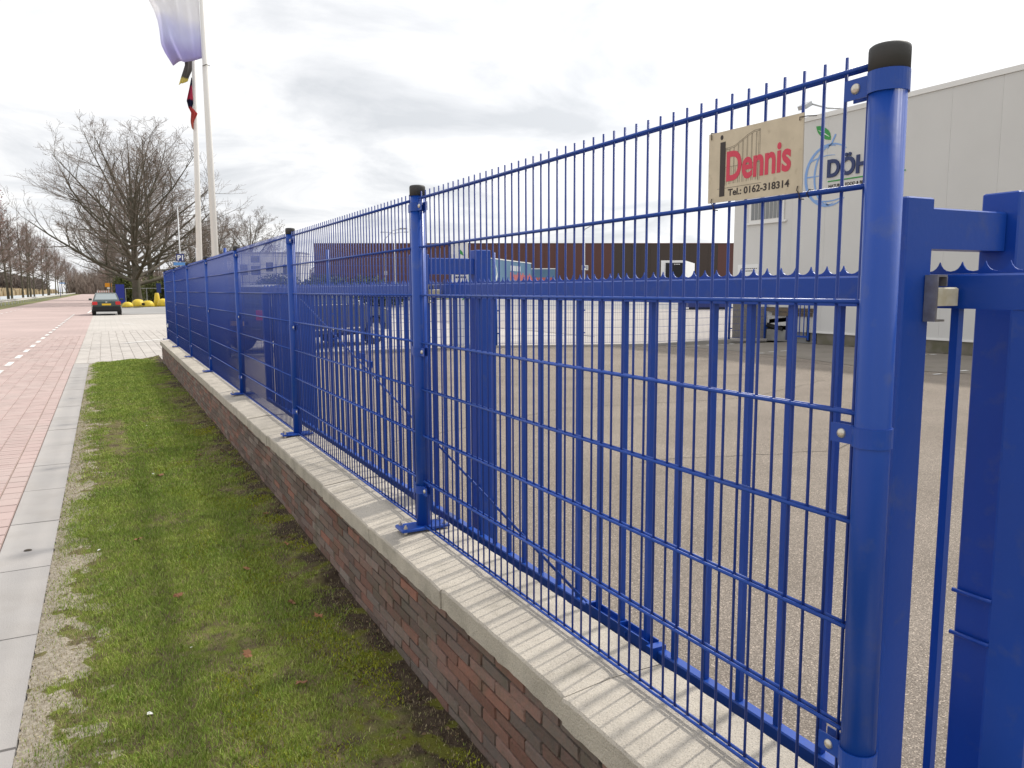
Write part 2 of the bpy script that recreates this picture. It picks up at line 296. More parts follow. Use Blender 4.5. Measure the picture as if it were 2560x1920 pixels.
def text_mesh(name, body, P, U, V, w, h, depth, material, parent=None, bold=0.0, tight=True, shear=0.0, space=1.0):
    """letters as raised mesh filling a w x h box at P; U along the line, V up, thickness along U x V"""
    cu = bpy.data.curves.new(name, 'FONT'); cu.body = body; cu.size = 1; cu.extrude = 0.02; cu.offset = bold; cu.resolution_u = 4; cu.shear = shear; cu.space_character = space
    o = bpy.data.objects.new(name, cu); COL.objects.link(o); dg = bpy.context.evaluated_depsgraph_get(); me = bpy.data.meshes.new_from_object(o.evaluated_get(dg))
    bpy.data.objects.remove(o); n = len(me.vertices); a = np.zeros(n * 3); me.vertices.foreach_get('co', a); a = a.reshape(-1, 3)
    lo, hi = a.min(0), a.max(0); a = (a - lo) / (hi - lo)
    U = Vector(U); V = Vector(V); Nn = U.cross(V).normalized(); P = Vector(P)
    q = np.array(P)[None] + a[:, :1] * np.array(U)[None] * w + a[:, 1:2] * np.array(V)[None] * h + a[:, 2:3] * np.array(Nn)[None] * depth
    me.vertices.foreach_set('co', q.ravel()); me.materials.clear(); me.materials.append(material); me.update(); me.name = name
    return place(name, me, parent)
def ribbon(mb, pts, widths, Nn, t):
    """flat strip along 3d points lying in a plane with normal Nn, thickness t"""
    pts = [Vector(p) for p in pts]; Nn = Vector(Nn); widths = widths if isinstance(widths, list) else [widths] * len(pts); v = []
    for i, p in enumerate(pts):
        d = (pts[min(i + 1, len(pts) - 1)] - pts[max(i - 1, 0)]).normalized(); s_ = Nn.cross(d) * widths[i] / 2
        v += [p - s_, p + s_, p + s_ + Nn * t, p - s_ + Nn * t]
    f = []
    for i in range(len(pts) - 1):
        a = 4 * i; b = a + 4
        for k in range(4): f.append((a + k, a + (k + 1) % 4, b + (k + 1) % 4, b + k))
    f += [(3, 2, 1, 0), (len(v) - 4, len(v) - 3, len(v) - 2, len(v) - 1)]
    return mb.add(v, f)
def sheet(name, pts, z, material, sub=None):
    v = [(x, y, z) if not isinstance(z, (list, tuple)) else (x, y, z[i]) for i, (x, y) in enumerate(pts)]
    return MB().add(v, [tuple(range(len(v)))]).build(name, material, kind='structure')
H = 0.52

# ------------------------------------------------------------------ ground sheets
sheet('ground', [(-900, -60), (900, -60), (900, 1200), (-900, 1200)], -0.06, m_ground)
sheet('road', [(-7.6, -4), (-0.64, -4), (-0.64, 600), (-9.6, 600), (-8.2, 150)], -0.014, m_road)
# the road's red-brick surface: separate bricks near the camera, joined ones further off
road = bpy.data.objects['road']
bw, bl, jt = 0.2, 0.1, 0.0042
cells = []
ncol = 14
for c in range(ncol):
    x1 = -0.785 - c * bw; x0 = x1 - bw
    ymin = .4
    k = int(ymin / bl)
    while k * bl < 31:
        y = k * bl + (bl / 2 if c % 2 else 0); cells.append((x0, x1, y, y + bl)); k += 1
k = 2
band = [(-0.782, -0.645, k_ * .2, k_ * .2 + .2) for k_ in range(k, 155)]
def tiltbox(mb, x0, x1, y0, y1, zt, j):
    dz = [zt + random.uniform(-.0018, .0018) for _ in range(4)]
    c = .004
    v = [(x0 + j, y0 + j, -.013), (x1 - j, y0 + j, -.013), (x1 - j, y1 - j, -.013), (x0 + j, y1 - j, -.013),
         (x0 + j + c, y0 + j + c, dz[0]), (x1 - j - c, y0 + j + c, dz[1]), (x1 - j - c, y1 - j - c, dz[2]), (x0 + j + c, y1 - j - c, dz[3])]
    return mb.add(v, [(4, 5, 6, 7), (0, 1, 5, 4), (1, 2, 6, 5), (2, 3, 7, 6), (3, 0, 4, 7)])
vis = lambda c: c[2] + (1000 if (c[2] < 4.9 or -c[1] > .106 * c[2] + .1) else 0)
allc = sorted(cells + band, key=vis)
near, rest = allc[:300], allc[300:]
variants = {}
for i, (x0, x1, y0, y1) in enumerate(near):
    key = (round(x1 - x0, 3), round(y1 - y0, 3), i % 5)
    if key not in variants: variants[key] = tiltbox(MB(), -(x1 - x0) / 2, (x1 - x0) / 2, -(y1 - y0) / 2, (y1 - y0) / 2, 0, jt / 2).mesh('brick', m_rb_o)
    place('brick', variants[key], road, loc=((x0 + x1) / 2, (y0 + y1) / 2, 0))
mb = MB()
for c in rest: tiltbox(mb, *c, 0, jt / 2)
mb.build('brick_paving', m_rb_i, road, kind='stuff')
sheet('road_bed', [(-7.55, -4), (-0.645, -4), (-0.645, 31), (-7.55, 31)], -0.0105, m_joint)
sheet('road_surface', [(-7.6, -4), (-3.6, -4), (-3.6, 31), (-7.6, 31)], -0.002, m_road)
# painted dashes of the cycle lane
mbd = MB()
def quad(mb, x0, x1, y0, y1, z, sk=0): return mb.add([(x0, y0, z), (x1, y0, z), (x1 + sk, y1, z), (x0 + sk, y1, z)], [(0, 1, 2, 3)])
y = 15.6
k = 0
dash = MB(); quad(dash, -.055, .055, -.5, .5, 0); dm = dash.mesh('lane_dash', m_white)
while y < 60:
    place('lane_dash', dm, road, loc=(-1.87 + (0.002 * (y - 18)), y + .03, .0045)); y += 2.06
d2 = MB(); quad(d2, -.06, .06, 60, 110, 0.0045); 
MB().add([(-1.1, 62, .004), (-0.98, 62, .004), (-.2, 104, .004), (-.34, 104, .004)], [(0, 1, 2, 3)]).build('lane_line', m_white, road)
far = MB(); quad(far, -.05, .05, -.6, .6, 0); fm = far.mesh('lane_dash', m_white)
for k in range(9): place('lane_dash', fm, road, loc=(-6.3 - .006 * k, 55 + 3.2 * k, -.0125 + .018))
# concrete tiles between road and verge
ks = MB().box(-.64, -.352, -1, 19, -.05, -.016).build('kerb_strip', m_joint, kind='structure')
tv = []
for i in range(4):
    b = MB(); dz = [random.uniform(-.003, .003) for _ in range(4)]
    b.add([(-.142, -.497, -.02), (.142, -.497, -.02), (.142, .497, -.02), (-.142, .497, -.02), (-.139, -.494, dz[0]), (.139, -.494, dz[1]), (.139, .494, dz[2]), (-.139, .494, dz[3])],
          [(4, 5, 6, 7), (0, 1, 5, 4), (1, 2, 6, 5), (2, 3, 7, 6), (3, 0, 4, 7)]); tv.append(b.mesh('concrete_tile', m_tile))
for k in range(19): place('concrete_tile', tv[k % 4], ks, loc=(-.497, .5 + k + random.uniform(-.004, .004), .002))
# pale driveway
sheet('driveway', [(-0.64, 19.02), (14, 20.6), (14, 57), (-0.64, 57)], -0.012, m_drive)
drive = bpy.data.objects['driveway']
mb = MB()
for c in range(20):
    x0 = -.63 + c * .24
    ys = 19.04 + max(0, (x0 + .3)) * .72
    if c > 1 and x0 < 1.1: ys = 18.95 + (x0 + .3) * .72
    k = int(ys / .12) + 1
    while k * .12 < 34:
        y = k * .12 + (.06 if c % 2 else 0)
        if x0 / (y + .12) < .115 or x0 < 1.0: tiltbox(mb, x0, x0 + .24, y, y + .12, 0, .003)
        k += 1
mb.build('pale_paving', m_lp_i, drive, kind='stuff')
MB().add([(.45, 25.8, .006), (.52, 25.66, .006), (1.75, 27.42, .006), (1.68, 27.56, .006)], [(0, 1, 2, 3)]).build('bay_line', m_white, drive)
MB().add([(.68, 42.4, -.006), (.80, 42.2, -.006), (1.25, 40.3, -.006), (1.15, 40.3, -.006)], [(0, 1, 2, 3)]).build('bay_line', m_white, drive)
MB().box(1.0, 14, 56.9, 57.1, -.05, .02).build('kerb', m_tile, kind='structure')
sheet('ramp', [(.95, 57.1), (14, 57.1), (14, 71), (1.0, 71)], [.0, .0, .13, .13], m_asph)
sheet('access_path', [(-.64, 57), (.95, 57), (1.0, 71), (-.64, 71)], -.01, m_asph)

# verge left of the fence wall
def verge_h(x, y):
    h = noise.noise(Vector((x * 2.2, y * 1.7, 1.3))) * .014 + noise.noise(Vector((x * 9, y * 8, 5.3))) * .008 + noise.noise(Vector((x * 28, y * 26, 2.1))) * .004
    e_ = min(1, max(0, (x + .36) / .12)); e2 = min(1, max(0, (1.0 - x) / .12))
    return (h + .012) * e_ - .004 + (.03 * max(0, (x - .7)) / .3 if y > 4 else .0) + .012 * min(1, max(0, (y - 3) / 4)) * e_
def far_edge(x): return 18.85 + (x + .3) * .72 + .10 * noise.noise(Vector((x * 3, 0, 9)))
nx, ny = 72, 620
xs = np.linspace(-.356, 1.06, nx)
v = []; f = []
for j in range(ny):
    s_ = (j / (ny - 1)) ** 1.6
    for i in range(nx):
        x = xs[i]; y = .3 + s_ * (far_edge(x) - .3); v.append((x + (random.uniform(-.006, .006) if i == 0 else 0), y, verge_h(x, y)))
for j in range(ny - 1):
    for i in range(nx - 1): a = j * nx + i; f.append((a, a + 1, a + 1 + nx, a + nx))
# verge soil material: dark soil near the wall, pale sand near the tiles, moss and thatch between
M = bpy.data.materials.new('verge_soil'); M.use_nodes = True; t = M.node_tree; n = t.nodes; l = t.links; b = n['Principled BSDF']; b.inputs['Roughness'].default_value = 1; b.inputs['Specular IOR Level'].default_value = .15
g = n.new('ShaderNodeNewGeometry'); sp = n.new('ShaderNodeSeparateXYZ'); l.new(g.outputs['Position'], sp.inputs[0])
def nz_(scale, det=6):
    q = n.new('ShaderNodeTexNoise'); l.new(g.outputs['Position'], q.inputs['Vector']); q.inputs['Scale'].default_value = scale; q.inputs['Detail'].default_value = det; return q.outputs[0]
def mrange(src, a, b_, c=0, d=1):
    q = n.new('ShaderNodeMapRange'); l.new(src, q.inputs[0]); q.inputs[1].default_value = a; q.inputs[2].default_value = b_; q.inputs[3].default_value = c; q.inputs[4].default_value = d; return q.outputs[0]
def math2(op, a, b_):
    q = n.new('ShaderNodeMath'); q.operation = op
    for i, s_ in enumerate((a, b_)):
        if isinstance(s_, (int, float)): q.inputs[i].default_value = s_
        else: l.new(s_, q.inputs[i])
    return q.outputs[0]
def mixc(fac, c1, c2):
    q = n.new('ShaderNodeMix'); q.data_type = 'RGBA'; l.new(fac, q.inputs[0])
    for i, s_ in ((6, c1), (7, c2)):
        if isinstance(s_, tuple): q.inputs[i].default_value = (*s_, 1)
        else: l.new(s_, q.inputs[i])
    return q.outputs[2]
base = mixc(mrange(nz_(14), .35, .65), (0.105, 0.080, 0.050), (0.20, 0.175, 0.080))
moss = mixc(mrange(nz_(9, 9), .46, .60), base, (0.15, 0.17, 0.035))
soil = math2('ADD', mrange(sp.outputs[0], .60, 1.02), math2('MULTIPLY', mrange(nz_(2.3), .3, .7, -.5, .5), 1.2))
c2_ = mixc(mrange(soil, .55, .85), moss, mixc(mrange(nz_(25), .35, .7), (0.050, 0.036, 0.026), (0.095, 0.070, 0.050)))
mossw = math2('MULTIPLY', mrange(nz_(6.1, 9), .55, .60), mrange(sp.outputs[0], .45, .7))
c25 = mixc(math2('MULTIPLY', mossw, .7), c2_, (0.15, 0.16, 0.02))
sand = math2('MULTIPLY', math2('ADD', mrange(sp.outputs[0], .0, -.36, .0, 1), math2('MULTIPLY', mrange(nz_(7.5, 10), .3, .7, -.5, .5), 1.1)), mrange(sp.outputs[0], .22, .0))
c3 = mixc(mrange(sand, .47, .56), c25, mixc(mrange(nz_(60), .35, .7), (0.27, 0.23, 0.175), (0.46, 0.41, 0.33)))
l.new(c3, b.inputs['Base Color'])
bp = n.new('ShaderNodeBump'); bp.inputs['Strength'].default_value = .9; bp.inputs['Distance'].default_value = .012; l.new(nz_(90), bp.inputs['Height']); l.new(bp.outputs[0], b.inputs['Normal'])
MB().add(v, f).build('verge', M, kind='structure', smooth=True)
def blades(name, n_, xr, yf, hh, ww, dens, material, seed=1):
    r_ = np.random.RandomState(seed); X = r_.uniform(xr[0], xr[1], n_); Yv = yf(r_.rand(n_)); keep = np.zeros(n_, bool); z0 = np.zeros(n_)
    sc = np.ones(n_)
    for i in range(n_):
        d = dens(X[i], Yv[i])
        if r_.rand() < d: keep[i] = True; z0[i] = verge_h(X[i], Yv[i]); sc[i] = .55 + .5 * min(1, d)
    X, Yv, z0, sc = X[keep], Yv[keep], z0[keep], sc[keep]; k_ = len(X)
    a = r_.uniform(0, 2 * np.pi, k_); h_ = r_.uniform(hh[0], hh[1], k_) * sc; w_ = r_.uniform(ww[0], ww[1], k_); ln = r_.uniform(.2, 1.1, k_) * h_; la = r_.uniform(0, 2 * np.pi, k_)
    w_ = w_ * (1 + np.maximum(0, Yv - 4) * .10)
    ux, uy = np.cos(a) * w_ / 2, np.sin(a) * w_ / 2; lx, ly = np.cos(la) * ln, np.sin(la) * ln
    V = np.zeros((k_, 5, 3))
    V[:, 0] = np.stack([X - ux, Yv - uy, z0 - .004], 1); V[:, 1] = np.stack([X + ux, Yv + uy, z0 - .004], 1)
    V[:, 2] = np.stack([X + ux * .8 + lx * .35, Yv + uy * .8 + ly * .35, z0 + h_ * .6], 1); V[:, 3] = np.stack([X - ux * .8 + lx * .35, Yv - uy * .8 + ly * .35, z0 + h_ * .6], 1)
    V[:, 4] = np.stack([X + lx, Yv + ly, z0 + h_], 1)
    me = bpy.data.meshes.new(name); me.vertices.add(k_ * 5); me.vertices.foreach_set('co', V.ravel())
    idx = np.arange(k_)[:, None] * 5 + np.array([0, 1, 2, 3, 3, 2, 4])[None]; me.loops.add(k_ * 7); me.loops.foreach_set('vertex_index', idx.ravel().astype(np.int32))
    me.polygons.add(k_ * 2); st = (np.arange(k_)[:, None] * 7 + np.array([0, 4])[None]).ravel(); me.polygons.foreach_set('loop_start', st.astype(np.int32))
    me.materials.append(material); me.update(calc_edges=True); me.validate(); o = place(name, me, kind='stuff'); return o
def dens(x, y):
    q = noise.noise(Vector((x * 2.3, y * 1.6, 3.3))) + .5 * noise.noise(Vector((x * 7, y * 6, 8.1)))
    d = 1.0 + 1.0 * q
    d -= max(0, (x - .58)) * 3.2                       # thins out to bare soil at the wall
    d -= max(0, (-.05 - x)) * 3.4                       # and to sand at the tiles
    if x < -.30: d *= .6
    hole = math.exp(-(((x - .02) / .12) ** 2 + ((y - 9.2) / .9) ** 2)) ; d -= 1.6 * hole
    if y > far_edge(x) - .03: return 0
    return max(.03, min(1, d))
blades('grass', 190000, (-.352, 1.0), lambda u: 1.4 + 5.0 * u, (.006, .024), (.0016, .0034), dens, m_grass, 3)
blades('grass', 170000, (-.352, 1.02), lambda u: 6.4 + 13 * u ** 1.1, (.008, .026), (.0028, .005), dens, m_grass, 4)
def straw_d(x, y): return .45 + .5 * noise.noise(Vector((x * 2.1, y * 1.3, 7))) + .5 * max(0, min(1, (.10 - x) * 2.5)) + .3 * max(0, min(1, (x - .5) * 2)) + .4 * noise.noise(Vector((x * 6, y * 5, 3)))
blades('straw', 90000, (-.352, 1.02), lambda u: 1.4 + 12 * u ** 1.3, (.004, .016), (.0015, .0032), straw_d, mat('straw', (0.44, 0.37, 0.22), rough=.9, rnd=('island', .4, [(0.50, 0.43, 0.27), (0.20, 0.15, 0.08), (0.38, 0.33, 0.16), (0.24, 0.28, 0.06)], .8)), 12)
def litter_d(x, y): return max(0, min(1, (x - .45) * 2.2)) * (.4 + .9 * noise.noise(Vector((x * 8, y * 6, 13)))) + .03
blades('leaf_litter', 16000, (-.2, 1.02), lambda u: 1.4 + 12 * u ** 1.3, (.004, .012), (.008, .018), litter_d, mat('litter_brown', (0.17, 0.10, 0.055), rough=.9, rnd=('island', .4, [(0.22, 0.12, 0.07), (0.09, 0.06, 0.04), (0.26, 0.18, 0.11), (0.07, 0.05, 0.035)], .8)), 15)
def clover(x, y): return max(0, min(1, (noise.noise(Vector((x * 3.1, y * 2.6, 21.3))) - .12) * 4))
blades('moss_cushion', 60000, (.3, 1.0), lambda u: 1.4 + 9 * u, (.006, .014), (.003, .006), clover, mat('moss', (0.30, 0.32, 0.02), rough=.9, rnd=('island', .3)), 9)

# ------------------------------------------------------------------ brick wall with coping
wall = thing('brick_wall', 'low mossy brown brick wall with pale concrete coping under the blue mesh fence', 'wall', (1.03, 9.2, 0))
rel(wall, MB().box(1.036, 1.31, .32, 18.0, -.05, .41)).build('mortar_core', m_mortar, wall)
pitch, ch = .1985, .0456
bricks = []
for c in range(9):
    z0 = .002 + c * ch - .006
    y = .33 + (pitch / 2 if c % 2 else 0)
    if c % 2: bricks.append((.33, .33 + pitch / 2 - .008, z0))
    while y < 17.97:
        bricks.append((y, min(y + pitch - .009, 17.985), z0)); y += pitch
bricks.sort(key=lambda q: q[0] + (100 if q[0] < 1.1 else 0))
bv = []
for i in range(10):
    b = MB(); L_ = pitch - .009; hh = ch - .0055
    j = lambda s_: random.uniform(-s_, s_)
    b.add([(0, 0 + j(.0028), 0 + j(.0028)), (0, L_ + j(.0028), 0 + j(.0028)), (0, L_ + j(.0028), hh + j(.0028)), (0, j(.0028), hh + j(.0028)),
           (-.0085 + j(.0015), .002, .002), (-.0085 + j(.0015), L_ - .002, .002), (-.0085 + j(.0015), L_ - .002, hh - .002), (-.0085 + j(.0015), .002, hh - .002)],
          [(7, 6, 5, 4), (0, 4, 5, 1), (1, 5, 6, 2), (2, 6, 7, 3), (3, 7, 4, 0)])
    bv.append(b.mesh('brick', m_brick_o))
mbr = MB(); cnt = 0
for q in bricks:
    full = abs((q[1] - q[0]) - (pitch - .009)) < .001
    if full and cnt < 300:
        place('brick', random.choice(bv), wall, loc=(1.0375 - 1.03 + random.uniform(-.0015, .001), q[0] - 9.2, q[2])); cnt += 1
    else:
        xo = random.uniform(-.0015, .001); z0 = q[2]; z1 = z0 + ch - .0055
        mbr.add([(1.0375 + xo, q[0], z0), (1.0375 + xo, q[1], z0), (1.0375 + xo, q[1], z1), (1.0375 + xo, q[0], z1), (1.029 + xo, q[0] + .002, z0 + .002), (1.029 + xo, q[1] - .002, z0 + .002), (1.029 + xo, q[1] - .002, z1 - .002), (1.029 + xo, q[0] + .002, z1 - .002)],
                [(7, 6, 5, 4), (0, 4, 5, 1), (1, 5, 6, 2), (2, 6, 7, 3), (3, 7, 4, 0)])
rel(wall, mbr).build('brick_courses', m_brick_i, wall, kind='stuff')
# the end wall towards the driveway
mbe = MB()
for c in range(9):
    for k in range(3 if c % 2 else 2):
        x0 = 1.04 + k * .1 if c % 2 else 1.04 + k * .14; x1 = x0 + (.09 if c % 2 else .13); z0 = c * ch - .004
        mbe.add([(x0, 18.0, z0), (x1, 18.0, z0), (x1, 18.0, z0 + .041), (x0, 18.0, z0 + .041), (x0 + .004, 18.012, z0 + .004), (x1 - .004, 18.012, z0 + .004), (x1 - .004, 18.012, z0 + .037), (x0 + .004, 18.012, z0 + .037)],
                [(4, 5, 6, 7), (1, 5, 4, 0), (2, 6, 5, 1), (3, 7, 6, 2), (0, 4, 7, 3)])
rel(wall, mbe).build('end_bricks', m_brick_i, wall, kind='stuff')
# coping slabs: shallow slope towards the road, ragged lower edge
y = 2.503 - .845 * 3
def slab(y0, y1, sd):
    rr = random.Random(sd); n_ = 26; v = []; f = []
    dx = rr.uniform(-.004, .004); dz = rr.uniform(-.003, .003); tl = rr.uniform(-.002, .002)
    for i in range(n_ + 1):
        yy = y0 + (y1 - y0) * i / n_; e_ = min(1, min(i, n_ - i) / 1.2); e1 = .006 * (1 - e_)
        rag = rr.uniform(-.003, .003) + .004 * noise.noise(Vector((yy * 9, sd, 0)))
        fr = rr.uniform(-.0015, .0015)
        z = dz + tl * (i / n_ - .5)
        v += [(1.032, yy, .408), (1.006 + dx + rr.uniform(-.001, .003), yy, .404 + rag * .9 + z), (1.004 + dx + fr, yy, .476 + z - e1), (1.009 + dx + fr, yy, .4835 + z - e1),
              (1.155, yy, .4985 + z - e1 * .6), (1.322, yy, .4985 + z - e1 * .6), (1.330 + rr.uniform(-.003, .003), yy, .493 + z - e1), (1.328 + rr.uniform(-.003, .003), yy, .412)]
    for i in range(n_):
        a = i * 8
        for k in range(8): f.append((a + (k + 1) % 8, a + k, a + 8 + k, a + 8 + (k + 1) % 8))
    f += [tuple(range(8)), tuple(range(n_ * 8 + 7, n_ * 8 - 1, -1))]
    return MB().add(v, f)
k = 0
while y < 17.95:
    y1 = min(y + .845, 18.03); o = rel(wall, slab(max(y, .3) + .0015, y1 - .0015, k)).build('coping_slab', m_coping, wall); smooth_angle(o, 30); y = y1; k += 1

# ------------------------------------------------------------------ blue double-rod mesh fence
FX = 1.191; P2y = 3.1467; PY = [.91] + [P2y + 2.52 * i for i in range(7)]
fence = thing('mesh_fence', 'blue double rod mesh fence with round black-capped posts standing on the low wall', 'fence', (FX, 9, .5))
ro = .0303
post_me = MB().lathe((0, 0, 0), [(ro, 0), (ro, 1.413)], 32).mesh('post', m_blue, True)
cap_me = MB().lathe((0, 0, 1.412), [(ro + .0025, 0), (ro + .0028, .0345), (ro + .0018, .0395), (ro - .002, .0425), (ro - .012, .0445)], 32).mesh('cap', m_cap, True)
short_me = MB().lathe((0, 0, 0), [(ro, 0), (ro, 1.384)], 32).mesh('post', m_blue, True)
plate_me = MB().cbox(-.115, .105, -.05, .05, .006, .018, .003).mesh('base_plate', m_blue)
bolt_b = MB()
if 1:
    if 1:
        sx = sy = 0; bolt_b.lathe((sx, sy, 0), [(.010, .018), (.010, .021), (.0075, .0212), (.0075, .028), (.004, .0285), (.004, .034)], 6); bolt_b.lathe((sx, sy, -.006), [(.008, 0), (.008, .012)], 6)
bolt_me = bolt_b.mesh('anchor_bolt', m_bolt)
def clamp_mesh(side):   # ring plus lug(s); side: -1 towards camera, +1 away, 0 both
    b = MB(); n_ = 28; v = []
    for z in (-.0175, .0175):
        for r_ in (ro + .0005, ro + .0032):
            for k in range(n_): v.append((r_ * math.cos(2 * math.pi * k / n_), r_ * math.sin(2 * math.pi * k / n_), z))
    f = []
    for k in range(n_):
        j = (k + 1) % n_; f += [(n_ + k, n_ + j, 3 * n_ + j, 3 * n_ + k), (2 * n_ + k, 3 * n_ + k, 3 * n_ + j, 2 * n_ + j), (k, j, n_ + j, n_ + k)]
    b.add(v, f)
    for s_ in ((1, -1) if side == 0 else (side,)):
        for xo in (-.0135, .0105): b.box(xo, xo + .0028, *sorted((s_ * .018, s_ * .078)), -.0174, .0174)
    return b
def bolt_head(s_): return MB().add(*dome_side(s_)).mesh('clamp_bolt', m_bolt, True)
def dome_side(s_):
    v = []; f = []; n_ = 12; mm_ = 4
    for i in range(mm_ + 1):
        a = math.pi / 2 * i / mm_; rr = .0095 * math.cos(a); x = -.0135 - .006 * math.sin(a)
        for k in range(n_): v.append((x, s_ * .054 + rr * math.cos(2 * math.pi * k / n_), rr * math.sin(2 * math.pi * k / n_)))
    for i in range(mm_):
        for k in range(n_): f.append((i * n_ + k, (i + 1) * n_ + k, (i + 1) * n_ + (k + 1) % n_, i * n_ + (k + 1) % n_))
    return v, f
cl_far = clamp_mesh(1).mesh('clamp', m_blue); cl_both = clamp_mesh(0).mesh('clamp', m_blue); cl_near = clamp_mesh(-1).mesh('clamp', m_blue)
bh_far = bolt_head(1); bh_near = bolt_head(-1)
for i, py in enumerate(PY):
    p_ = place('post', post_me, fence, loc=(0, py - 9, .52 - .5))
    if i == 0: p_['label'] = 'nearest round blue post at the right'; p_.data = short_me; p_.rotation_euler = (-.006, 0, 0)
    place('cap', cap_me, p_, loc=(0, 0, -.029 if i == 0 else 0)); place('base_plate', plate_me, p_, loc=(0, 0, -.018)); [place('anchor_bolt', bolt_me, p_, loc=(a_, b_, -.018)) for a_ in (-.095, .085) for b_ in (-.033, .033)]
    for z in (1.366, .762, .160):
        place('clamp', cl_far if i == 0 else (cl_near if i == 7 else cl_both), p_, loc=(0, 0, z))
        if i == 0: place('clamp_bolt', bh_far, p_, loc=(0, 0, z))
        else: place('clamp_bolt', bh_near, p_, loc=(0, 0, z))
rod_me = MB().tube([(0, 0, 0), (0, 0, 1.432)], .0031, 8).mesh('vertical_rod', m_blue_wire, True)
def rod_near(): return rod_me
for i in range(7):
    ya, yb = PY[i] + .034, PY[i + 1] - .034; b = MB()
    for k in range(8):
        z = .52 + .2 * k
        for sx in (-.0072, .0072): b.tube([(FX + sx, ya, z), (FX + sx, yb, z)], .0041, 8)
    nn = 46 if i == 0 else 51
    ys_ = np.linspace(ya + .012, yb - .012, nn)
    if i < 4:
        pn = rel(fence, b).build('mesh_panel', m_blue, fence, smooth=True)
        for yy in ys_: place('vertical_rod', rod_me, pn, loc=(0, yy - 9, .515 - .5))
    else:
        for yy in ys_: b.tube([(FX, yy, .515), (FX, yy, 1.947)], .0031, 5)
        pn = rel(fence, b).build('mesh_panel', m_blue_wire, fence, smooth=True)

# the cream dealer's sign hung between the near posts
sx_ = 1.1755; sg = thing('hanging_sign', 'weathered cream sign reading Dennis in red, wired to the nearest panel of the blue fence', 'sign', (sx_, 1.21, 1.8))
def srel(b): return rel(sg, b)
srel(MB().add([(sx_, 1.3395, 1.7265), (sx_, 1.081, 1.7225), (sx_, 1.083, 1.868), (sx_, 1.3405, 1.8715), (sx_ + .0025, 1.3395, 1.7265), (sx_ + .0025, 1.081, 1.7225), (sx_ + .0025, 1.083, 1.868), (sx_ + .0025, 1.3405, 1.8715)],
              [(0, 1, 2, 3), (7, 6, 5, 4), (0, 4, 5, 1), (1, 5, 6, 2), (2, 6, 7, 3), (3, 7, 4, 0)])).build('sign_board', m_cream, sg)
loc_ = Vector(sg.location)
def tx(name, s_, y0, z0, w, h, mt, bold, lift=.0002, **k): return text_mesh(name, s_, Vector((sx_ - lift, y0, z0)) - loc_, (0, -1, 0), (0, 0, 1), w, h, .0003, mt, sg, bold=bold, **k)
# drawing of a gate (thin black lines)
b = MB(); NS = (-1, 0, 0); XD = sx_ - .0003
top = [(1.288, 1.8350), (1.277, 1.8347), (1.259, 1.8375), (1.2414, 1.8452), (1.2241, 1.8528), (1.2071, 1.8578), (1.191, 1.8580)]
ribbon(b, [(XD, a, c) for a, c in top], .0006, NS, .0001); ribbon(b, [(XD, a - (.001 if i == 0 else 0), c - .0028) for i, (a, c) in enumerate(top)], .0005, NS, .0001)
for a in (1.288, 1.2845, 1.1945, 1.191): ribbon(b, [(XD, a, 1.7585), (XD, a, np.interp(-a, [-t_[0] for t_ in top], [t_[1] for t_ in top]))], .0005, NS, .0001)
for k in range(7):
    a = 1.277 - k * .0125
    for da in (0, .0022): ribbon(b, [(XD, a - da, 1.7605), (XD, a - da, np.interp(-a, [-t_[0] for t_ in top], [t_[1] for t_ in top]) - .003)], .0004, NS, .0001)
for k in range(7): ribbon(b, [(XD, 1.2705 - k * .0125, 1.7605), (XD, 1.2705 - k * .0125, 1.795)], .0004, NS, .0001)
ribbon(b, [(XD, 1.288, 1.796), (XD, 1.191, 1.795)], .0005, NS, .0001)
ribbon(b, [(XD, 1.3108, 1.7534), (XD, 1.1846, 1.753)], .0006, NS, .0001)
srel(b).build('gate_drawing', m_ink, sg)
b = MB(); b.box(sx_ - .0005, sx_ - .0001, 1.2890, 1.3045, 1.737, 1.849)
n_ = 20; v = [(sx_ - .0005, 1.3006 + .0042 * math.cos(2 * math.pi * k / n_), 1.8588 + .0050 * math.sin(2 * math.pi * k / n_)) for k in range(n_)] + [(sx_ - .0001, 1.3006 + .0042 * math.cos(2 * math.pi * k / n_), 1.8588 + .0050 * math.sin(2 * math.pi * k / n_)) for k in range(n_)]
b.add(v, [tuple(range(n_)), tuple(range(2 * n_ - 1, n_ - 1, -1))] + [(k, n_ + k, n_ + (k + 1) % n_, (k + 1) % n_) for k in range(n_)])
srel(b).build('black_letter_i', m_ink, sg)
tx('red_lettering', 'Dennis', 1.2845, 1.7655, .1750, .0615, m_red, .028, lift=.0004, space=.98)
tx('phone_number', 'Tel.: 0162-318314', 1.2785, 1.7360, .1665, .0145, m_ink, .025)
b = MB()
for yy, zz, dy_ in ((1.3300, 1.8640, .006), (1.0900, 1.8605, -.014), (1.3255, 1.7310, 0), (1.0895, 1.7310, 0)):
    if zz > 1.8: b.tube([(sx_ - .002, yy, zz - .006), (sx_ - .003, yy, zz), (sx_ + .002, yy + dy_, zz + (.010 if dy_ > 0 else 0)), (FX + .006, yy + dy_ * 1.3, zz + (.010 if dy_ > 0 else .002))], .0011, 5)
    else: b.tube([(sx_ - .002, yy, zz + .004), (sx_ - .004, yy, zz - .004), (FX - .013, yy, 1.720), (FX - .012, yy, 1.712), (FX, yy, 1.711)], .0011, 5)
b.tube([(FX - .005, 1.073, 1.713), (FX - .014, 1.071, 1.719), (FX - .013, 1.066, 1.726), (FX, 1.068, 1.728)], .0011, 5)
srel(b).build('tie_wire', m_wire, sg, smooth=True)

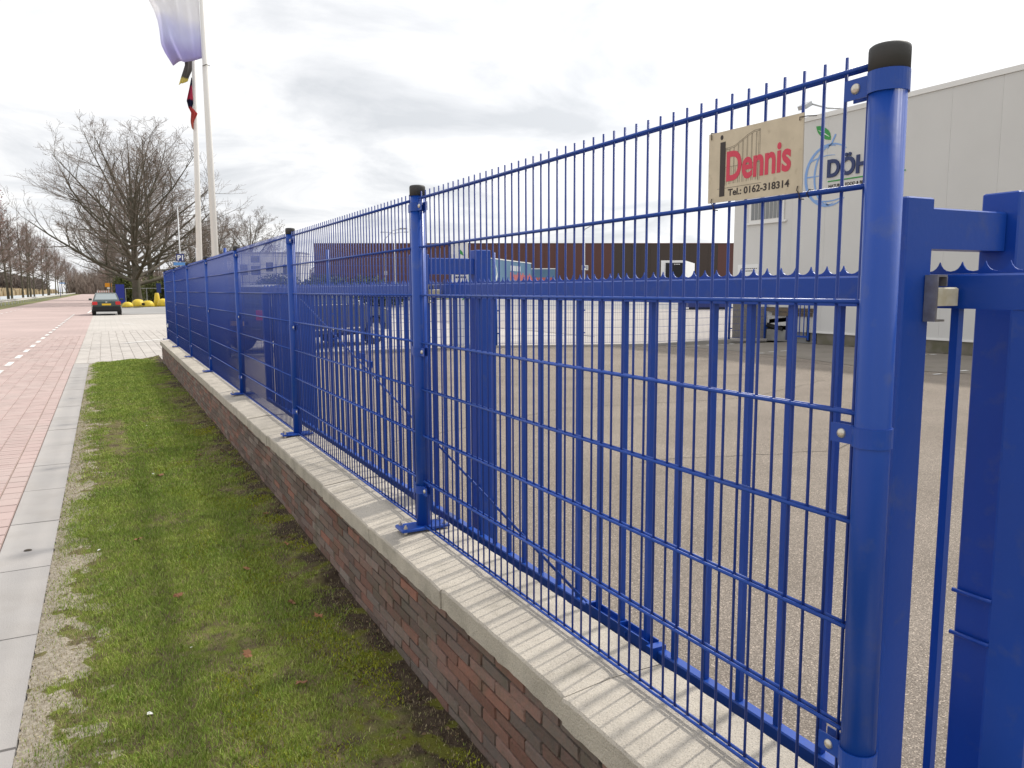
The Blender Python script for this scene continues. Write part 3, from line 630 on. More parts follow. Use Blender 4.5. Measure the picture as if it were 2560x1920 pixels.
# ------------------------------------------------------------------ sliding gate behind the fence
GX = 1.50
gate = thing('sliding_gate', 'blue steel sliding gate of square bars with a crown of spikes behind the fence', 'gate', (GX, 4.5, 0))
def gb(b, name, mt=m_blue, **k): return rel(gate, b).build(name, mt, gate, **k)
gb(MB().cbox(GX, GX + .045, .70, 8.70, 1.502, 1.570, .004), 'top_rail')
gb(MB().cbox(GX + .004, GX + .041, .70, 8.70, .312, .392, .004), 'bottom_rail')
gb(MB().box(GX + .002, GX + .043, .79, .868, .3925, 1.5015), 'end_stile')
gb(MB().box(GX + .002, GX + .043, 8.64, 8.70, .3925, 1.5015), 'end_stile')
bar_me = MB().box(-.0082, .0082, -.0082, .0082, 0, 1.1085).mesh('bar', m_blue)
k = 0
yy = 1.554 - .1415 * 4
while yy < 8.62:
    place('bar', bar_me, gate, loc=(.0225, yy - 4.5, .393)); yy += .1415
b = MB(); s_ = .0472; y0 = .70; m_ = 0
pts = []
while y0 < 8.65:
    seg = [(0, .0235), (.06, .0165), (.16, .0105), (.3, .0065), (.5, .0048), (.7, .0065), (.84, .0105), (.94, .0165)]
    pts += [(y0 + a * s_, zz) for a, zz in seg]; y0 += s_
pts.append((y0, .0235))
v = []; f = []
for a, zz in pts:
    for xo in (.020, .023): v += [(GX + xo, a, 1.5705), (GX + xo, a, 1.5705 + zz * 1.02)]
for i in range(len(pts) - 1):
    a = 4 * i; c = a + 4; f += [(a, a + 1, c + 1, c), (a + 2, c + 2, c + 3, a + 3), (a + 1, a + 3, c + 3, c + 1)]
b.add(v, f); gb(b, 'spike_strip')
for off in (0, .045):
    gb(MB().tube([(GX + .004, 6.77 + off * 1.6, 1.456 + off * .2), (GX + .004, 2.27 + off * 1.6, .395 + off * .2)], .0032, 6), 'brace_rod', smooth=True)
gb(MB().box(GX - .004, GX + .018, 4.86, 4.93, 1.045, 1.085).box(GX - .004, GX + .018, 5.03, 5.10, 1.085, 1.125).tube([(GX + .007, 4.9, 1.06), (GX + .007, 5.07, 1.10)], .006, 6), 'turnbuckle')
b = MB(); b.box(GX - .010, GX - .006, 1.93, 2.30, .378, .412).box(GX + .030, GX + .034, 1.93, 2.30, .378, .412).box(GX - .006, GX + .030, 2.29, 2.30, .379, .411).box(GX - .006, GX + .030, 2.10, 2.106, .379, .411).box(GX - .018, GX + .040, 1.90, 1.93, .350, .405)
b.tube([(GX + .012, 1.90, .385), (GX + .012, 1.86, .385)], .008, 6).tube([(GX - .012, 2.05, .40), (GX - .012, 2.05, .385)], .004, 6)
gb(b, 'brace_bracket')

def portal(y0, label):
    g_ = thing('gate_portal', label, 'gate post', (1.40, y0 + .04, 0), group='portal frames that guide the sliding gate')
    q = lambda b, n_, mt=m_blue, **k: rel(g_, b).build(n_, mt, g_, **k)
    q(MB().cbox(1.360, 1.440, y0, y0 + .08, 0, 1.716, .003), 'post'); q(MB().cbox(1.690, 1.770, y0 - .015, y0 + .065, 0, 1.742, .003), 'post')
    q(MB().cbox(1.4405, 1.6895, y0 + .008, y0 + .062, 1.619, 1.699, .003), 'beam')
    b = MB(); b.box(1.420, 1.424, y0 - .028, y0 - .002, 1.478, 1.568).box(1.424, 1.450, y0 - .028, y0 - .002, 1.564, 1.568).box(1.424, 1.448, y0 - .028, y0 - .002, 1.478, 1.482).box(1.448, 1.451, y0 - .028, y0 - .002, 1.546, 1.564)
    q(b, 'roller_bracket', m_steel); q(MB().cbox(1.426, 1.492, y0 - .026, y0 - .006, 1.508, 1.544, .003), 'nylon_roller', m_nylon)
    return g_, q
g1, q1 = portal(.993, 'tall square blue portal frame beside the nearest fence post at the right edge')
for z in (.86, .76):
    b = MB(); b.tube([(1.680, .972, z), (1.680, 1.06, z)], .005, 8); b.tube([(1.680, .972, z), (1.778, .972, z)], .005, 8); b.tube([(1.778, .972, z), (1.778, 1.06, z)], .005, 8)
    q1(b, 'clamp_strap', m_blue, smooth=True)
q1(MB().cbox(1.700, 1.765, .955, .969, .72, .89, .003), 'lock_plate')
g2, q2 = portal(3.656, 'square blue portal frame straddling the gate just right of the second fence post')
cab = thing('gate_motor_cabinet', 'plain blue metal cabinet at the far end of the sliding gate', 'cabinet', (1.72, 8.3, 0))
rel(cab, MB().cbox(1.56, 1.88, 7.95, 8.45, .10, 1.50, .006)).build('housing', m_blue, cab)
rel(cab, MB().cbox(1.53, 1.91, 7.90, 8.50, 0, .10, .006)).build('foot', m_tile, cab)
rel(cab, MB().box(1.60, 1.84, 7.944, 7.95, .35, 1.35)).build('door', m_blue, cab)

# ------------------------------------------------------------------ yard
sheet('yard', [(1.31, -3), (17.35, -3), (17.35, 16.2), (13, 17.05), (9.2, 18.55), (1.31, 18.85)], -0.006, m_yard)
yard = bpy.data.objects['yard']
MB().add([(13.9, 8, .000), (17.2, 4, .000), (17.2, 16.15, .000), (13.3, 16.95, .000), (13.75, 14.9, .000), (13.5, 12.2, .000), (13.0, 10.0, .000)], [(0, 1, 2, 3, 4, 5, 6)]).build('old_asphalt_strip', m_yard2, yard)
b = MB()
for (a, c, d, e_) in ((13.90, 16.22, 14.08, 16.25), (14.40, 16.34, 14.55, 16.33), (14.95, 16.37, 15.02, 16.37), (15.26, 16.37, 15.43, 16.38)):
    MB().add([(a, c - .06, .005), (d, e_ - .06, .005), (d, e_ + .06, .005), (a, c + .06, .005)], [(0, 1, 2, 3)]).build('bay_mark', m_white, yard)
for (x, y_) in ((13.73, 13.68), (14.25, 13.82), (14.70, 13.88), (13.07, 8.78), (14.03, 8.91), (16.50, 11.44), (16.80, 11.42), (14.9, 8.95)):
    MB().add([(x - .11, y_ - .035, .005), (x + .11, y_ - .035, .005), (x + .11, y_ + .035, .005), (x - .11, y_ + .035, .005)], [(0, 1, 2, 3)]).build('bay_mark', m_white, yard)
for sd, pp in enumerate((((2.6, 7.6), (5.2, 8.6), (8.0, 8.2), (10.8, 9.2)), ((6.0, 12.5), (8.2, 10.8), (10.6, 10.4)), ((12.9, 17.2), (13.1, 12.9), (12.6, 9.0)), ((4.2, 5.6), (6.1, 5.1), (8.4, 6.0)))):
    pl = []
    for a, c in zip(pp[:-1], pp[1:]):
        for k in range(22):
            t_ = k / 22; x = a[0] + (c[0] - a[0]) * t_; y_ = a[1] + (c[1] - a[1]) * t_; q = noise.noise(Vector((x * 2.5, y_ * 2.5, sd))) * .12
            pl.append((x + q, y_ + q, -.0035))
    bb = MB(); ribbon(bb, pl, [max(.002, .006 + .006 * noise.noise(Vector((i * .7, sd, 3)))) for i in range(len(pl))], (0, 0, 1), .0008); bb.build('crack', m_crack, yard)
# kerb beneath the far mesh fence, concrete beyond, rising verge
kb = [(1.31, 18.88), (9.2, 18.55), (11.3, 17.65), (13.1, 16.95), (16.2, 17.2), (17.3, 17.0)]
b = MB()
for (a, c), (d, e_) in zip(kb[:-1], kb[1:]): b.add([(a, c, -.05), (d, e_, -.05), (d, e_ + .12, -.05), (a, c + .12, -.05), (a, c, .055), (d, e_, .055), (d, e_ + .12, .055), (a, c + .12, .055)], [(4, 5, 6, 7), (0, 1, 5, 4), (1, 2, 6, 5), (2, 3, 7, 6), (3, 0, 4, 7)])
b.build('yard_kerb', m_tile, kind='structure')
sheet('concrete_apron', [(1.31, 19.0), (9.2, 18.67), (17.4, 16.9), (60, 16.9), (60, 45), (30, 57.5), (14.05, 57.5), (14.05, 21.2)], -0.004, m_conc)
def cd(lat, D, z): p_ = Vector((0, 0, 0)) + Vector((.4610, .8874, 0)) * D + Vector((.8874, -.4610, 0)) * lat; return (p_.x, p_.y, z)
MB().add([cd(-2, 58, .0), cd(60, 58, .0), cd(60, 70, .70), cd(-2, 70, .70)], [(0, 1, 2, 3)]).build('service_road', m_asph, kind='structure')
MB().add([cd(-30, 58, -.01), cd(-2, 58, -.01), cd(-2, 70, .70), cd(-30, 64, .2)], [(0, 1, 2, 3)]).build('service_road', m_asph, kind='structure')
MB().add([cd(-30, 70, .68), cd(70, 70, .70), cd(70, 74, .95), cd(-30, 74, .9)], [(0, 1, 2, 3)]).build('grass_bank', m_grassfar, kind='structure')
MB().add([cd(-30, 74, .9), cd(90, 74, .95), cd(120, 140, 1.0), cd(-40, 140, .9)], [(0, 1, 2, 3)]).build('terrain', m_asph, kind='structure')

# low blue mesh fence across the yard
def mfence(name, pts, h, z0, label, rowz, sp=.05, posts=None, hi_rows=None):
    t_ = thing(name, label, 'fence', (*pts[0], 0)); b = MB()
    for (a, c), (d, e_) in zip(pts[:-1], pts[1:]):
        Ln = math.hypot(d - a, e_ - c); k_ = int(Ln / sp)
        for i in range(k_): x, y_ = a + (d - a) * i / k_, c + (e_ - c) * i / k_; b.tube([(x, y_, z0), (x, y_, z0 + h)], .003, 3, False)
        for z in rowz: b.tube([(a, c, z), (d, e_, z)], .005, 3, False)
    rel(t_, b).build('wire_mesh', m_blue_wire, t_, kind='stuff')
    pm = MB().tube([(0, 0, 0), (0, 0, h + .06 + z0)], .032, 10).mesh('post', m_blue, True)
    for i, (a, c) in enumerate(posts or pts):
        p_ = place('post', pm, t_, loc=(a - pts[0][0], c - pts[0][1], 0))
        bb = MB()
        for z in (.35, .95, 1.3): bb.box(.0, .10, -.012, .012, z, z + .035)
        place('clip', bb.mesh('clip', m_blue), p_)
    return t_
mfence('yard_mesh_fence', [(9.2, 18.62), (11.3, 17.72), (13.16, 17.02), (16.1, 17.3), (17.25, 17.05)], 1.2, .08, 'low blue mesh fence across the yard in front of the pale building', [.1 + .2 * i for i in range(7)])
mfence('side_mesh_fence', [(2.5, 18.86), (4.8, 18.76), (7.0, 18.68), (9.15, 18.62)], 2.35, .08, 'taller blue mesh fence closing the yard in front of the parked dark car', [.12 + .2 * i for i in range(12)])

# ------------------------------------------------------------------ pale warehouse at the right
XB = 17.30
bd = thing('warehouse', 'large pale warehouse with a leaf and globe logo on its side wall at the right', 'building', (XB, 12, 0))
bq = lambda b, n_, mt, **k: rel(bd, b).build(n_, mt, bd, **k)
bq(MB().box(XB + .06, XB + 26, -14, 18.49, .45, 6.08), 'core', m_white_wall)
ye = 18.5; k = 0
while ye > -14:
    y0 = ye - 1.14; z0 = 1.14 if y0 > 17 else (.98 if y0 > 15.2 else .30)
    o = bq(MB().cbox(XB, XB + .058, y0 + .0012, ye - .0012, z0, 6.02, .0015), 'wall_panel', m_white_wall); ye = y0
bq(MB().cbox(XB - .03, XB + .07, -14.1, 18.53, 6.022, 6.145, .006), 'roof_trim', m_trim)
bq(MB().box(XB + .07, XB + 26, -14.1, 18.53, 6.082, 6.13), 'roof', m_grey)
bq(MB().box(XB + .02, XB + .5, -14, 15.2, 0, .298), 'plinth', m_plinth)
bq(MB().cbox(XB - .02, XB + .0, -14, 15.2, .298, .345, .003), 'sill_flashing', m_trim)
bq(MB().cbox(XB + .01, XB + .9, 17.12, 18.47, 0, 1.138, .01), 'corner_pillar', m_pillar)
bq(MB().box(XB + .8, XB + .85, 15.2, 17.12, 0, .98), 'recess_back', m_dark)  # near-black sheet paints in the shade inside the open recess
win = bq(MB().cbox(XB - .04, XB - .003, 16.50, 17.85, 3.46, 4.12, .006), 'window_frame', m_trim)
b = MB()
for k in range(8): b.box(XB - .052, XB - .041, 16.62 + k * .145, 16.62 + k * .145 + .115, 3.53, 4.05)
o = rel(bd, b); o.build('louvre', mat('grey_louvre', (0.22, 0.23, 0.235), rough=.4), win)
bq(MB().cbox(XB - .07, XB - .003, 16.40, 17.95, 3.40, 3.455, .005), 'window_sill', m_trim)
nb = bq(MB().box(XB - .012, XB - .003, 17.42, 18.28, 1.87, 2.24), 'notice_board', m_wht)
b = MB()
for k, wd in enumerate((.62, .55)):
    for j in range(9): b.box(XB - .0135, XB - .0125, 18.14 - j * wd / 8.2 - .055, 18.14 - j * wd / 8.2, 2.10 - k * .07, 2.125 - k * .07)
rel(bd, b).build('notice_text', m_ink, nb)
# logo
Lc = Vector(bd.location); XL = XB - .004; NL = (-1, 0, 0)
b = MB(); cy, cz, rr = 14.98, 4.50, .80
def arc(a0, a1, ry, rz, w0, w1, n_=28, cc=None):
    c_ = cc or (cy, cz); pts_ = []; ws = []
    for i in range(n_ + 1):
        a = R(a0 + (a1 - a0) * i / n_); pts_.append((XL, c_[0] + ry * math.cos(a), c_[1] + rz * math.sin(a))); ws.append(w0 + (w1 - w0) * math.sin(math.pi * i / n_))
    ribbon(b, pts_, ws, NL, .006)
arc(128, -128 + 0, rr, rr, .018, .085)          # big ring, open on the side of the letters
arc(108, -108, .50, .77, .012, .06); arc(100, 62, .22, .78, .012, .03); arc(-100, -62, .22, .78, .012, .03)
for zz, bow in ((.42, .10), (.02, .0), (-.30, -.10)):
    half = math.sqrt(rr * rr - zz * zz); pts_ = []; ws = []
    for i in range(17):
        t_ = i / 16; yy = cy + half - t_ * (half + (.15 if zz > .2 else -.25)); pts_.append((XL, yy, cz + zz + bow * math.sin(t_ * 2.2))); ws.append(.045 - .035 * t_)
    ribbon(b, pts_, ws, NL, .004)
pts_ = [(XL, cy + .45 - i * .09, cz - .62 - .06 * math.sin(i / 10 * 3.1)) for i in range(11)]; ribbon(b, pts_, [.03] * 11, NL, .004)
ribbon(b, [(XL, 14.953, 5.30), (XL, 14.93, 5.36), (XL, 14.838, 5.53)], [.04, .05, .05], NL, .006)
lg = bq(b, 'globe_logo', m_logolight)
leaf = [(15.491, 5.84), (15.37, 5.83), (15.248, 5.785), (15.14, 5.72), (15.07, 5.66), (15.02, 5.58), (14.998, 5.50), (14.992, 5.41), (15.08, 5.425), (15.184, 5.460), (15.28, 5.52), (15.358, 5.591), (15.42, 5.66), (15.455, 5.73)]
n_ = len(leaf)
bq(MB().add([(XL - .006, a, c) for a, c in leaf] + [(XL, a, c) for a, c in leaf], [tuple(range(n_)), tuple(range(2 * n_ - 1, n_ - 1, -1))] + [(k, n_ + k, n_ + (k + 1) % n_, (k + 1) % n_) for k in range(n_)]), 'leaf_logo', m_logogreen)
b = MB(); ribbon(b, [(XL - .0065, 15.40, 5.72), (XL - .0065, 15.20, 5.60), (XL - .0065, 15.04, 5.50)], [.008, .03, .008], NL, .001); bq(b, 'leaf_vein', m_wht)
text_mesh('logo_name', 'DÖHLER', Vector((XB - .002, 15.05, 4.425)) - Lc, (0, -1, 0), (0, 0, 1), 2.25, .575, .03, m_logoblue, bd, bold=.032)
bq(MB().box(XB - .012, XB - .002, 12.74, 15.03, 4.318, 4.350), 'logo_underline', m_logogreen)
text_mesh('logo_caption', 'NATURAL FOOD & BEVERAGE INGREDIENTS', Vector((XB - .002, 15.0, 4.16)) - Lc, (0, -1, 0), (0, 0, 1), 2.20, .085, .008, m_ink, bd, bold=.01)
def flood(y_, z_, nm):
    b = MB().tube([(XB + .05, y_ - .9, 6.16), (XB - .02, y_ - .5, 6.24), (XB - .25, y_, z_ + .06)], .022, 8)
    a_ = bq(b, 'floodlight_arm', m_galv, smooth=True)
    c = Vector((XB - .28, y_, z_)); b = MB().obox(c + Vector((-.12, -.14, -.14)), (.22, 0, .12), (0, .28, 0), (-.05, 0, .10)); o = rel(bd, b).build('floodlight', m_galv, a_)
flood(15.62, 6.40, 0); flood(14.10, 6.40, 1)
# things stacked in the recess
st = thing('loading_rack', 'grey and rust-brown loading rack standing in the recess under the pale wall', 'rack', (XB + .2, 16.2, 0))
sq = lambda b, n_, mt: rel(st, b).build(n_, mt, st)
sq(MB().box(XB - .05, XB + .3, 15.3, 17.05, .86, .965), 'beam', m_rust); sq(MB().box(XB - .04, XB + .3, 15.35, 16.8, .74, .84), 'beam', m_rust)
sq(MB().box(XB + .05, XB + .10, 15.3, 17.08, .0, .33), 'panel', m_grey); sq(MB().obox((XB + .06, 17.0, .50), (0, -.9, .1), (.04, 0, 0), (0, 0, .12)), 'brace_and_gap', m_grey)
sq(MB().box(XB + .0, XB + .05, 16.2, 16.3, .05, .74), 'upright', m_navy); sq(MB().box(XB + .0, XB + .05, 15.45, 15.55, .05, .74), 'upright', m_dark); sq(MB().obox((XB + .02, 17.05, .42), (0, -.6, -.12), (.04, 0, 0), (0, 0, .10)), 'brace_and_gap', m_dark)  # the dark slanting piece is a shaded gap, painted near-black
gg = thing('small_blue_gate', 'small blue barred gate leaf leaning by the recess of the pale warehouse', 'gate', (XB - .1, 15.6, 0))
gq = lambda b, n_: rel(gg, b).build(n_, m_blue, gg)
gq(MB().box(XB - .14, XB - .10, 15.36, 15.40, .1, 1.3), 'stile'); gq(MB().box(XB - .14, XB - .10, 16.00, 16.04, .1, 1.3), 'stile'); gq(MB().box(XB - .135, XB - .105, 15.4, 16.0, .16, .21), 'rail'); gq(MB().box(XB - .135, XB - .105, 15.4, 16.0, 1.24, 1.29), 'rail')
for k in range(3): gq(MB().box(XB - .13, XB - .11, 15.53 + .15 * k, 15.55 + .15 * k, .21, 1.24), 'bar')

# ------------------------------------------------------------------ brown hall, pylon, trailers beyond
A = Vector((26.7, 111.87, 0)); Bp = Vector((79.6, 84.4, 0)); U = (Bp - A); Ln = U.length; U.normalize(); Nw = Vector((U.y, -U.x, 0))
hall = thing('brown_hall', 'long flat-roofed hall clad in red-brown and dark brown sheeting behind the yard', 'building', (50, 100, 0))
hq = lambda b, n_, mt: rel(hall, b).build(n_, mt, hall)
k_ = 44; wd = Ln / k_
hq(MB().obox(A - Nw * .2 + Vector((0, 0, .5)), U * Ln, -Nw * 30, Vector((0, 0, 7.25))), 'core', m_darkcl)
for k in range(k_):
    s0 = k * wd; mid = (s0 + wd / 2) / Ln; mt = m_browncl if (mid < .695 or mid > .965) else m_darkcl
    zt = 8.05 - .27 * mid
    hq(MB().obox(A + U * (s0 + .008) + Vector((0, 0, .6)) - Nw * .19, U * (wd - .016), Nw * (.19 + (.004 if k % 2 else 0)), Vector((0, 0, zt - .6 - .1))), 'cladding_panel', mt)
hq(MB().obox(A + Vector((0, 0, 7.92)) - Nw * .25, U * Ln + Vector((0, 0, -.27)), Nw * .3, Vector((0, 0, .13))), 'roof_edge', m_browncl)
wh = thing('white_annexe', 'white flat office block with dark windows beyond the parked dark car', 'building', (14, 72, 0))
A2 = Vector((10.85, 74.3, 0)); B2 = Vector((15.9, 71.63, 0)); U2 = (B2 - A2); L2 = U2.length; U2.normalize(); N2 = Vector((U2.y, -U2.x, 0)); wq = lambda b, n_, mt: rel(wh, b).build(n_, mt, wh)
wq(MB().obox(A2, U2 * L2, -N2 * 3, Vector((0, 0, 4.75))), 'wall', m_trim); wq(MB().obox(A2 + Vector((0, 0, 4.75)) + N2 * .1, U2 * L2, -N2 * 3.2, Vector((0, 0, .15))), 'roof_edge', m_grey)
for s0, w_, z0, h_ in ((1.25, .75, 4.0, .55), (1.25, .75, 2.9, .8), (2.6, .6, 3.2, .8), (4.1, .9, 2.9, .9), (.2, .7, 2.9, .9)):
    fr_ = wq(MB().obox(A2 + U2 * s0 + Vector((0, 0, z0)), U2 * w_, N2 * .05, Vector((0, 0, h_))), 'window', m_navy)
    rel(wh, MB().obox(A2 + U2 * (s0 + .06) + Vector((0, 0, z0 + .06)) + N2 * .05, U2 * (w_ - .12), N2 * .01, Vector((0, 0, h_ - .12)))).build('pane', m_glass, fr_)
py = thing('pylon_sign', 'slim white pylon sign with a green leaf and arrow, blue on its left edge', 'sign', (8.25, 19.2, 0))
pc = Vector((8.22, 19.3, 0)); Up = Vector((.8874, -.461, 0)); Np = Vector((-.461, -.8874, 0)); pq = lambda b, n_, mt: rel(py, b).build(n_, mt, py)
pq(MB().obox(pc, Up * .44, -Np * .12, Vector((0, 0, 2.80))), 'panel', m_wht); pq(MB().obox(pc - Up * .075, Up * .07, -Np * .12, Vector((0, 0, 2.82))), 'side_panel', m_navy)
pq(MB().obox(pc - Up * .1 - Np * -.0 , Up * .6, -Np * .25, Vector((0, 0, .05))), 'foot', m_grey)
lf = [(.20, 2.52), (.24, 2.58), (.30, 2.52), (.33, 2.42), (.27, 2.45), (.22, 2.47)]
b = MB(); b.add([pc + Up * a + Np * .004 + Vector((0, 0, c)) for a, c in lf], [tuple(range(6))]); pq(b, 'leaf_mark', m_logogreen)
b = MB(); b.add([pc + Up * a + Np * .004 + Vector((0, 0, c)) for a, c in [(.20, 1.40), (.30, 1.40), (.30, 1.45), (.37, 1.375), (.31, 1.25), (.27, 1.25), (.31, 1.35), (.20, 1.35)]], [tuple(range(8))]); pq(b, 'arrow_mark', m_logogreen)
b = MB()
for r_ in range(2):
    for j in range(7): b.obox(pc + Up * (.06 + j * .05) + Np * .001 + Vector((0, 0, 1.92 - r_ * .09)), Up * .035, Np * .003, Vector((0, 0, .05)))
pq(b, 'lettering', m_logoblue)

def trailer(name, P0, P1, z0, z1, label, mt, wid=2.5):
    t_ = thing(name, label, 'trailer', ((P0[0] + P1[0]) / 2, (P0[1] + P1[1]) / 2, 0)); P0 = Vector((*P0, 0)); P1 = Vector((*P1, 0)); U_ = (P1 - P0); Lg = U_.length; U_.normalize(); Nn = Vector((U_.y, -U_.x, 0))
    if Nn.dot(-P0) < 0: Nn = -Nn
    q = lambda b, n_, m_, **k: rel(t_, b).build(n_, m_, t_, **k)
    q(MB().obox(P0 + Vector((0, 0, z0 + 1.05)), U_ * Lg, -Nn * wid, Vector((0, 0, z1 - z0 - 1.15))), 'box_body', mt)
    q(MB().obox(P0 + Vector((0, 0, z1 - .1)) + Nn * .03, U_ * Lg, -Nn * (wid + .06), Vector((0, 0, .10))), 'top_rail', m_wht)
    q(MB().obox(P0 + Vector((0, 0, z0 + .85)) - Nn * .3, U_ * Lg, -Nn * (wid - .6), Vector((0, 0, .20))), 'chassis', m_dark)
    for k in range(3):
        s0 = Lg - 2.2 - k * 1.35
        if s0 > 0: q(MB().tube([P0 + U_ * s0 + Nn * .0 + Vector((0, 0, z0 + .5)), P0 + U_ * s0 - Nn * wid + Vector((0, 0, z0 + .5))], .5, 16), 'wheel', m_tyre, smooth=False)
    return t_, P0, U_, Nn, Lg, q
tr, P0, U_, Nn, Lg, q = trailer('lorry_trailer', (33.72, 69.2), (44.9, 81.5), .85, 4.55, 'blue lorry trailer with white portrait and red lettering along its side', m_tra)
b = MB()
pf = [(.15, 1.55), (1.5, 1.5), (1.55, 2.2), (1.25, 2.7), (1.7, 3.3), (1.45, 3.95), (.9, 4.2), (.35, 4.1), (.15, 3.3)]
for part_ in ([(.2, 2.4), (.9, 2.3), (1.0, 2.9), (.95, 3.6), (.6, 4.15), (.4, 3.6), (.55, 3.0)], [(1.3, 4.05), (1.75, 3.5), (2.05, 2.9), (1.9, 2.5), (1.75, 2.1), (1.45, 2.6), (1.75, 2.95), (1.6, 3.4)]):
    b.add([P0 + U_ * a + Nn * .012 + Vector((0, 0, c + .05)) for a, c in part_], [tuple(range(len(part_)))])
q(b, 'portrait', m_wht)
b = MB()
for k in range(8): b.obox(P0 + U_ * (7.2 + k * .52 + (.25 if k > 4 else 0)) + Nn * .002 + Vector((0, 0, 3.45)), U_ * .30, Nn * .01, Vector((0, 0, .55)))
q(b, 'white_lettering', m_wht)
b = MB(); rr_ = random.Random(3); s0 = 7.0
while s0 < Lg - .4:
    w_ = rr_.uniform(.28, .6); h_ = rr_.choice((.62, .62, .85)); b.obox(P0 + U_ * s0 + Nn * .002 + Vector((0, 0, 2.45)), U_ * w_, Nn * .01, Vector((0, 0, h_))); s0 += w_ + .12
q(b, 'red_lettering', m_pink)
tr2, P0, U_, Nn, Lg, q = trailer('lorry_container', (48.6, 88.6), (51.5, 87.1), .9, 4.12, 'blue lorry container parked beyond the lettered blue trailer', m_tra)
b = MB(); s0 = .2
while s0 < Lg - .5: w_ = rr_.uniform(.2, .45); b.obox(P0 + U_ * s0 + Nn * .002 + Vector((0, 0, 2.35)), U_ * w_, Nn * .01, Vector((0, 0, .6))); s0 += w_ + .08
q(b, 'red_lettering', m_pink)
# refrigerated trailer with a dark cooling unit facing us
rf = thing('refrigerated_trailer', 'white refrigerated trailer with dark cooling unit before the dark brown cladding', 'trailer', (45.5, 56.2, 0))
Pr = Vector((44.55, 56.75, 0)); Ur = Vector((.8874, -.461, 0)); Nr = Vector((-.461, -.8874, 0)); rq = lambda b, n_, mt: rel(rf, b).build(n_, mt, rf)
rq(MB().obox(Pr + Vector((0, 0, .95)), Ur * 2.1, -Nr * 9 + Ur * 3.0, Vector((0, 0, 3.05))), 'box_body', m_wht)
b = MB(); pp = [(.42, 2.55), (.62, 2.35), (1.75, 2.35), (1.95, 2.55), (1.95, 3.78), (.42, 3.78)]; n_ = 6
b.add([Pr + Ur * a + Nr * .10 + Vector((0, 0, c)) for a, c in pp] + [Pr + Ur * a + Vector((0, 0, c)) for a, c in pp], [tuple(range(n_))] + [(k, n_ + k, n_ + (k + 1) % n_, (k + 1) % n_) for k in range(n_)])
cu_ = rq(b, 'cooling_unit', m_dark)
b = MB()
for k in range(4): b.obox(Pr + Ur * (1.15 + k * .14) + Nr * .10 + Vector((0, 0, 3.62)), Ur * .09, Nr * .01, Vector((0, 0, .07)))
rel(rf, b).build('unit_lettering', m_wht, cu_)
for s_ in (.3, 1.8): rq(MB().tube([Pr + Ur * s_ - Nr * 7 + Ur * 2.3 + Vector((0, 0, .5)), Pr + Ur * (s_ - .3) - Nr * 7 + Ur * 2.3 + Vector((0, 0, .5))], .5, 14), 'wheel', m_tyre)
rq(MB().obox(Pr + Ur * .3 - Nr * .5, Ur * .12, -Nr * .12, Vector((0, 0, .95))), 'landing_leg', m_galv); rq(MB().obox(Pr + Ur * 1.7 - Nr * .5, Ur * .12, -Nr * .12, Vector((0, 0, .95))), 'landing_leg', m_galv)
bc = thing('blue_skip', 'low dark blue skip standing on the concrete beyond the yard fence', 'container', (38.5, 43.4, 0))
rel(bc, MB().obox((37.17, 44.15, .16), Vector((.8874, -.461, 0)) * 3.1, Vector((.461, .8874, 0)) * 1.6, Vector((0, 0, .95)))).build('tub', m_navy, bc); rel(bc, MB().obox((37.1, 44.1, 1.11), Vector((.8874, -.461, 0)) * 3.25, Vector((.461, .8874, 0)) * 1.7, Vector((0, 0, .07)))).build('rim', m_navy, bc)
rel(bc, MB().obox((37.5, 44.0, 0), Vector((.8874, -.461, 0)) * 2.4, Vector((.461, .8874, 0)) * 1.4, Vector((0, 0, .16)))).build('skid', m_dark, bc)

# ------------------------------------------------------------------ poles, lamps and flags
def lamp(x, y_, h_, arm, label, rad=.05, head=True, double=False):
    t_ = thing('lamp_post', label, 'street lamp', (x, y_, 0)); 
    MB().tube([(0, 0, 0), (0, 0, 1.0), (0, 0, h_)], [rad * 1.3, rad, rad * .6], 10).build('pole', m_galv, t_, smooth=True)
    dirs = [arm] + ([(-arm[0], -arm[1], arm[2])] if double else [])
    for a in dirs:
        MB().tube([(0, 0, h_ - .05), (a[0] * .5, a[1] * .5, h_ + a[2] * .8), (a[0], a[1], h_ + a[2])], rad * .5, 6).build('arm', m_galv, t_, smooth=True)
        MB().obox((a[0] - .06, a[1] - .1, h_ + a[2] - .04), (a[0] * .35 + .1, a[1] * .35, 0), (0, .2, 0), (0, 0, .09)).build('lamp_head', m_grey, t_)
    return t_
l1 = lamp(5.41, 65.6, 7.9, (.5, -.2, .15), 'slim grey lamp post carrying the small blue P1 parking sign', .06)
for nm, bx, mt in (('sign_plate', (-.28, .28, -.10, -.07, 3.75, 4.32), m_navy), ('sign_bar', (-.50, .50, -.10, -.07, 3.45, 3.68), m_lblue)): MB().box(*bx).build(nm, mt, l1)
text_mesh('sign_text', 'P1', Vector((-.20, -.102, 3.83)), (1, 0, 0), (0, 0, 1), .40, .40, .005, m_wht, l1, bold=.03)
lamp(6.5, 65.0, 4.75, (-.35, 0, .1), 'short grey lamp post beside the nearer white flagpole', .06)
l3 = lamp(41.25, 64.3, 7.2, (1.6, -.85, .55), 'tall thin lamp post with a curved arm before the red-brown hall', .09)
MB().box(-.35, .35, -.16, -.12, 3.3, 3.75).build('sign_plate', m_wht, l3); text_mesh('sign_text', 'P1', Vector((-.25, -.163, 3.36)), (1, 0, 0), (0, 0, 1), .5, .33, .005, m_navy, l3, bold=.03)
l4 = lamp(19.44, 58.6, 5.4, (1.1, -.57, .75), 'grey lamp post with a bent arm seen left of the second fence post', .055)
MB().box(-.09, .09, -.11, -.07, 2.65, 2.95).build('label_plate', m_wht, l4)
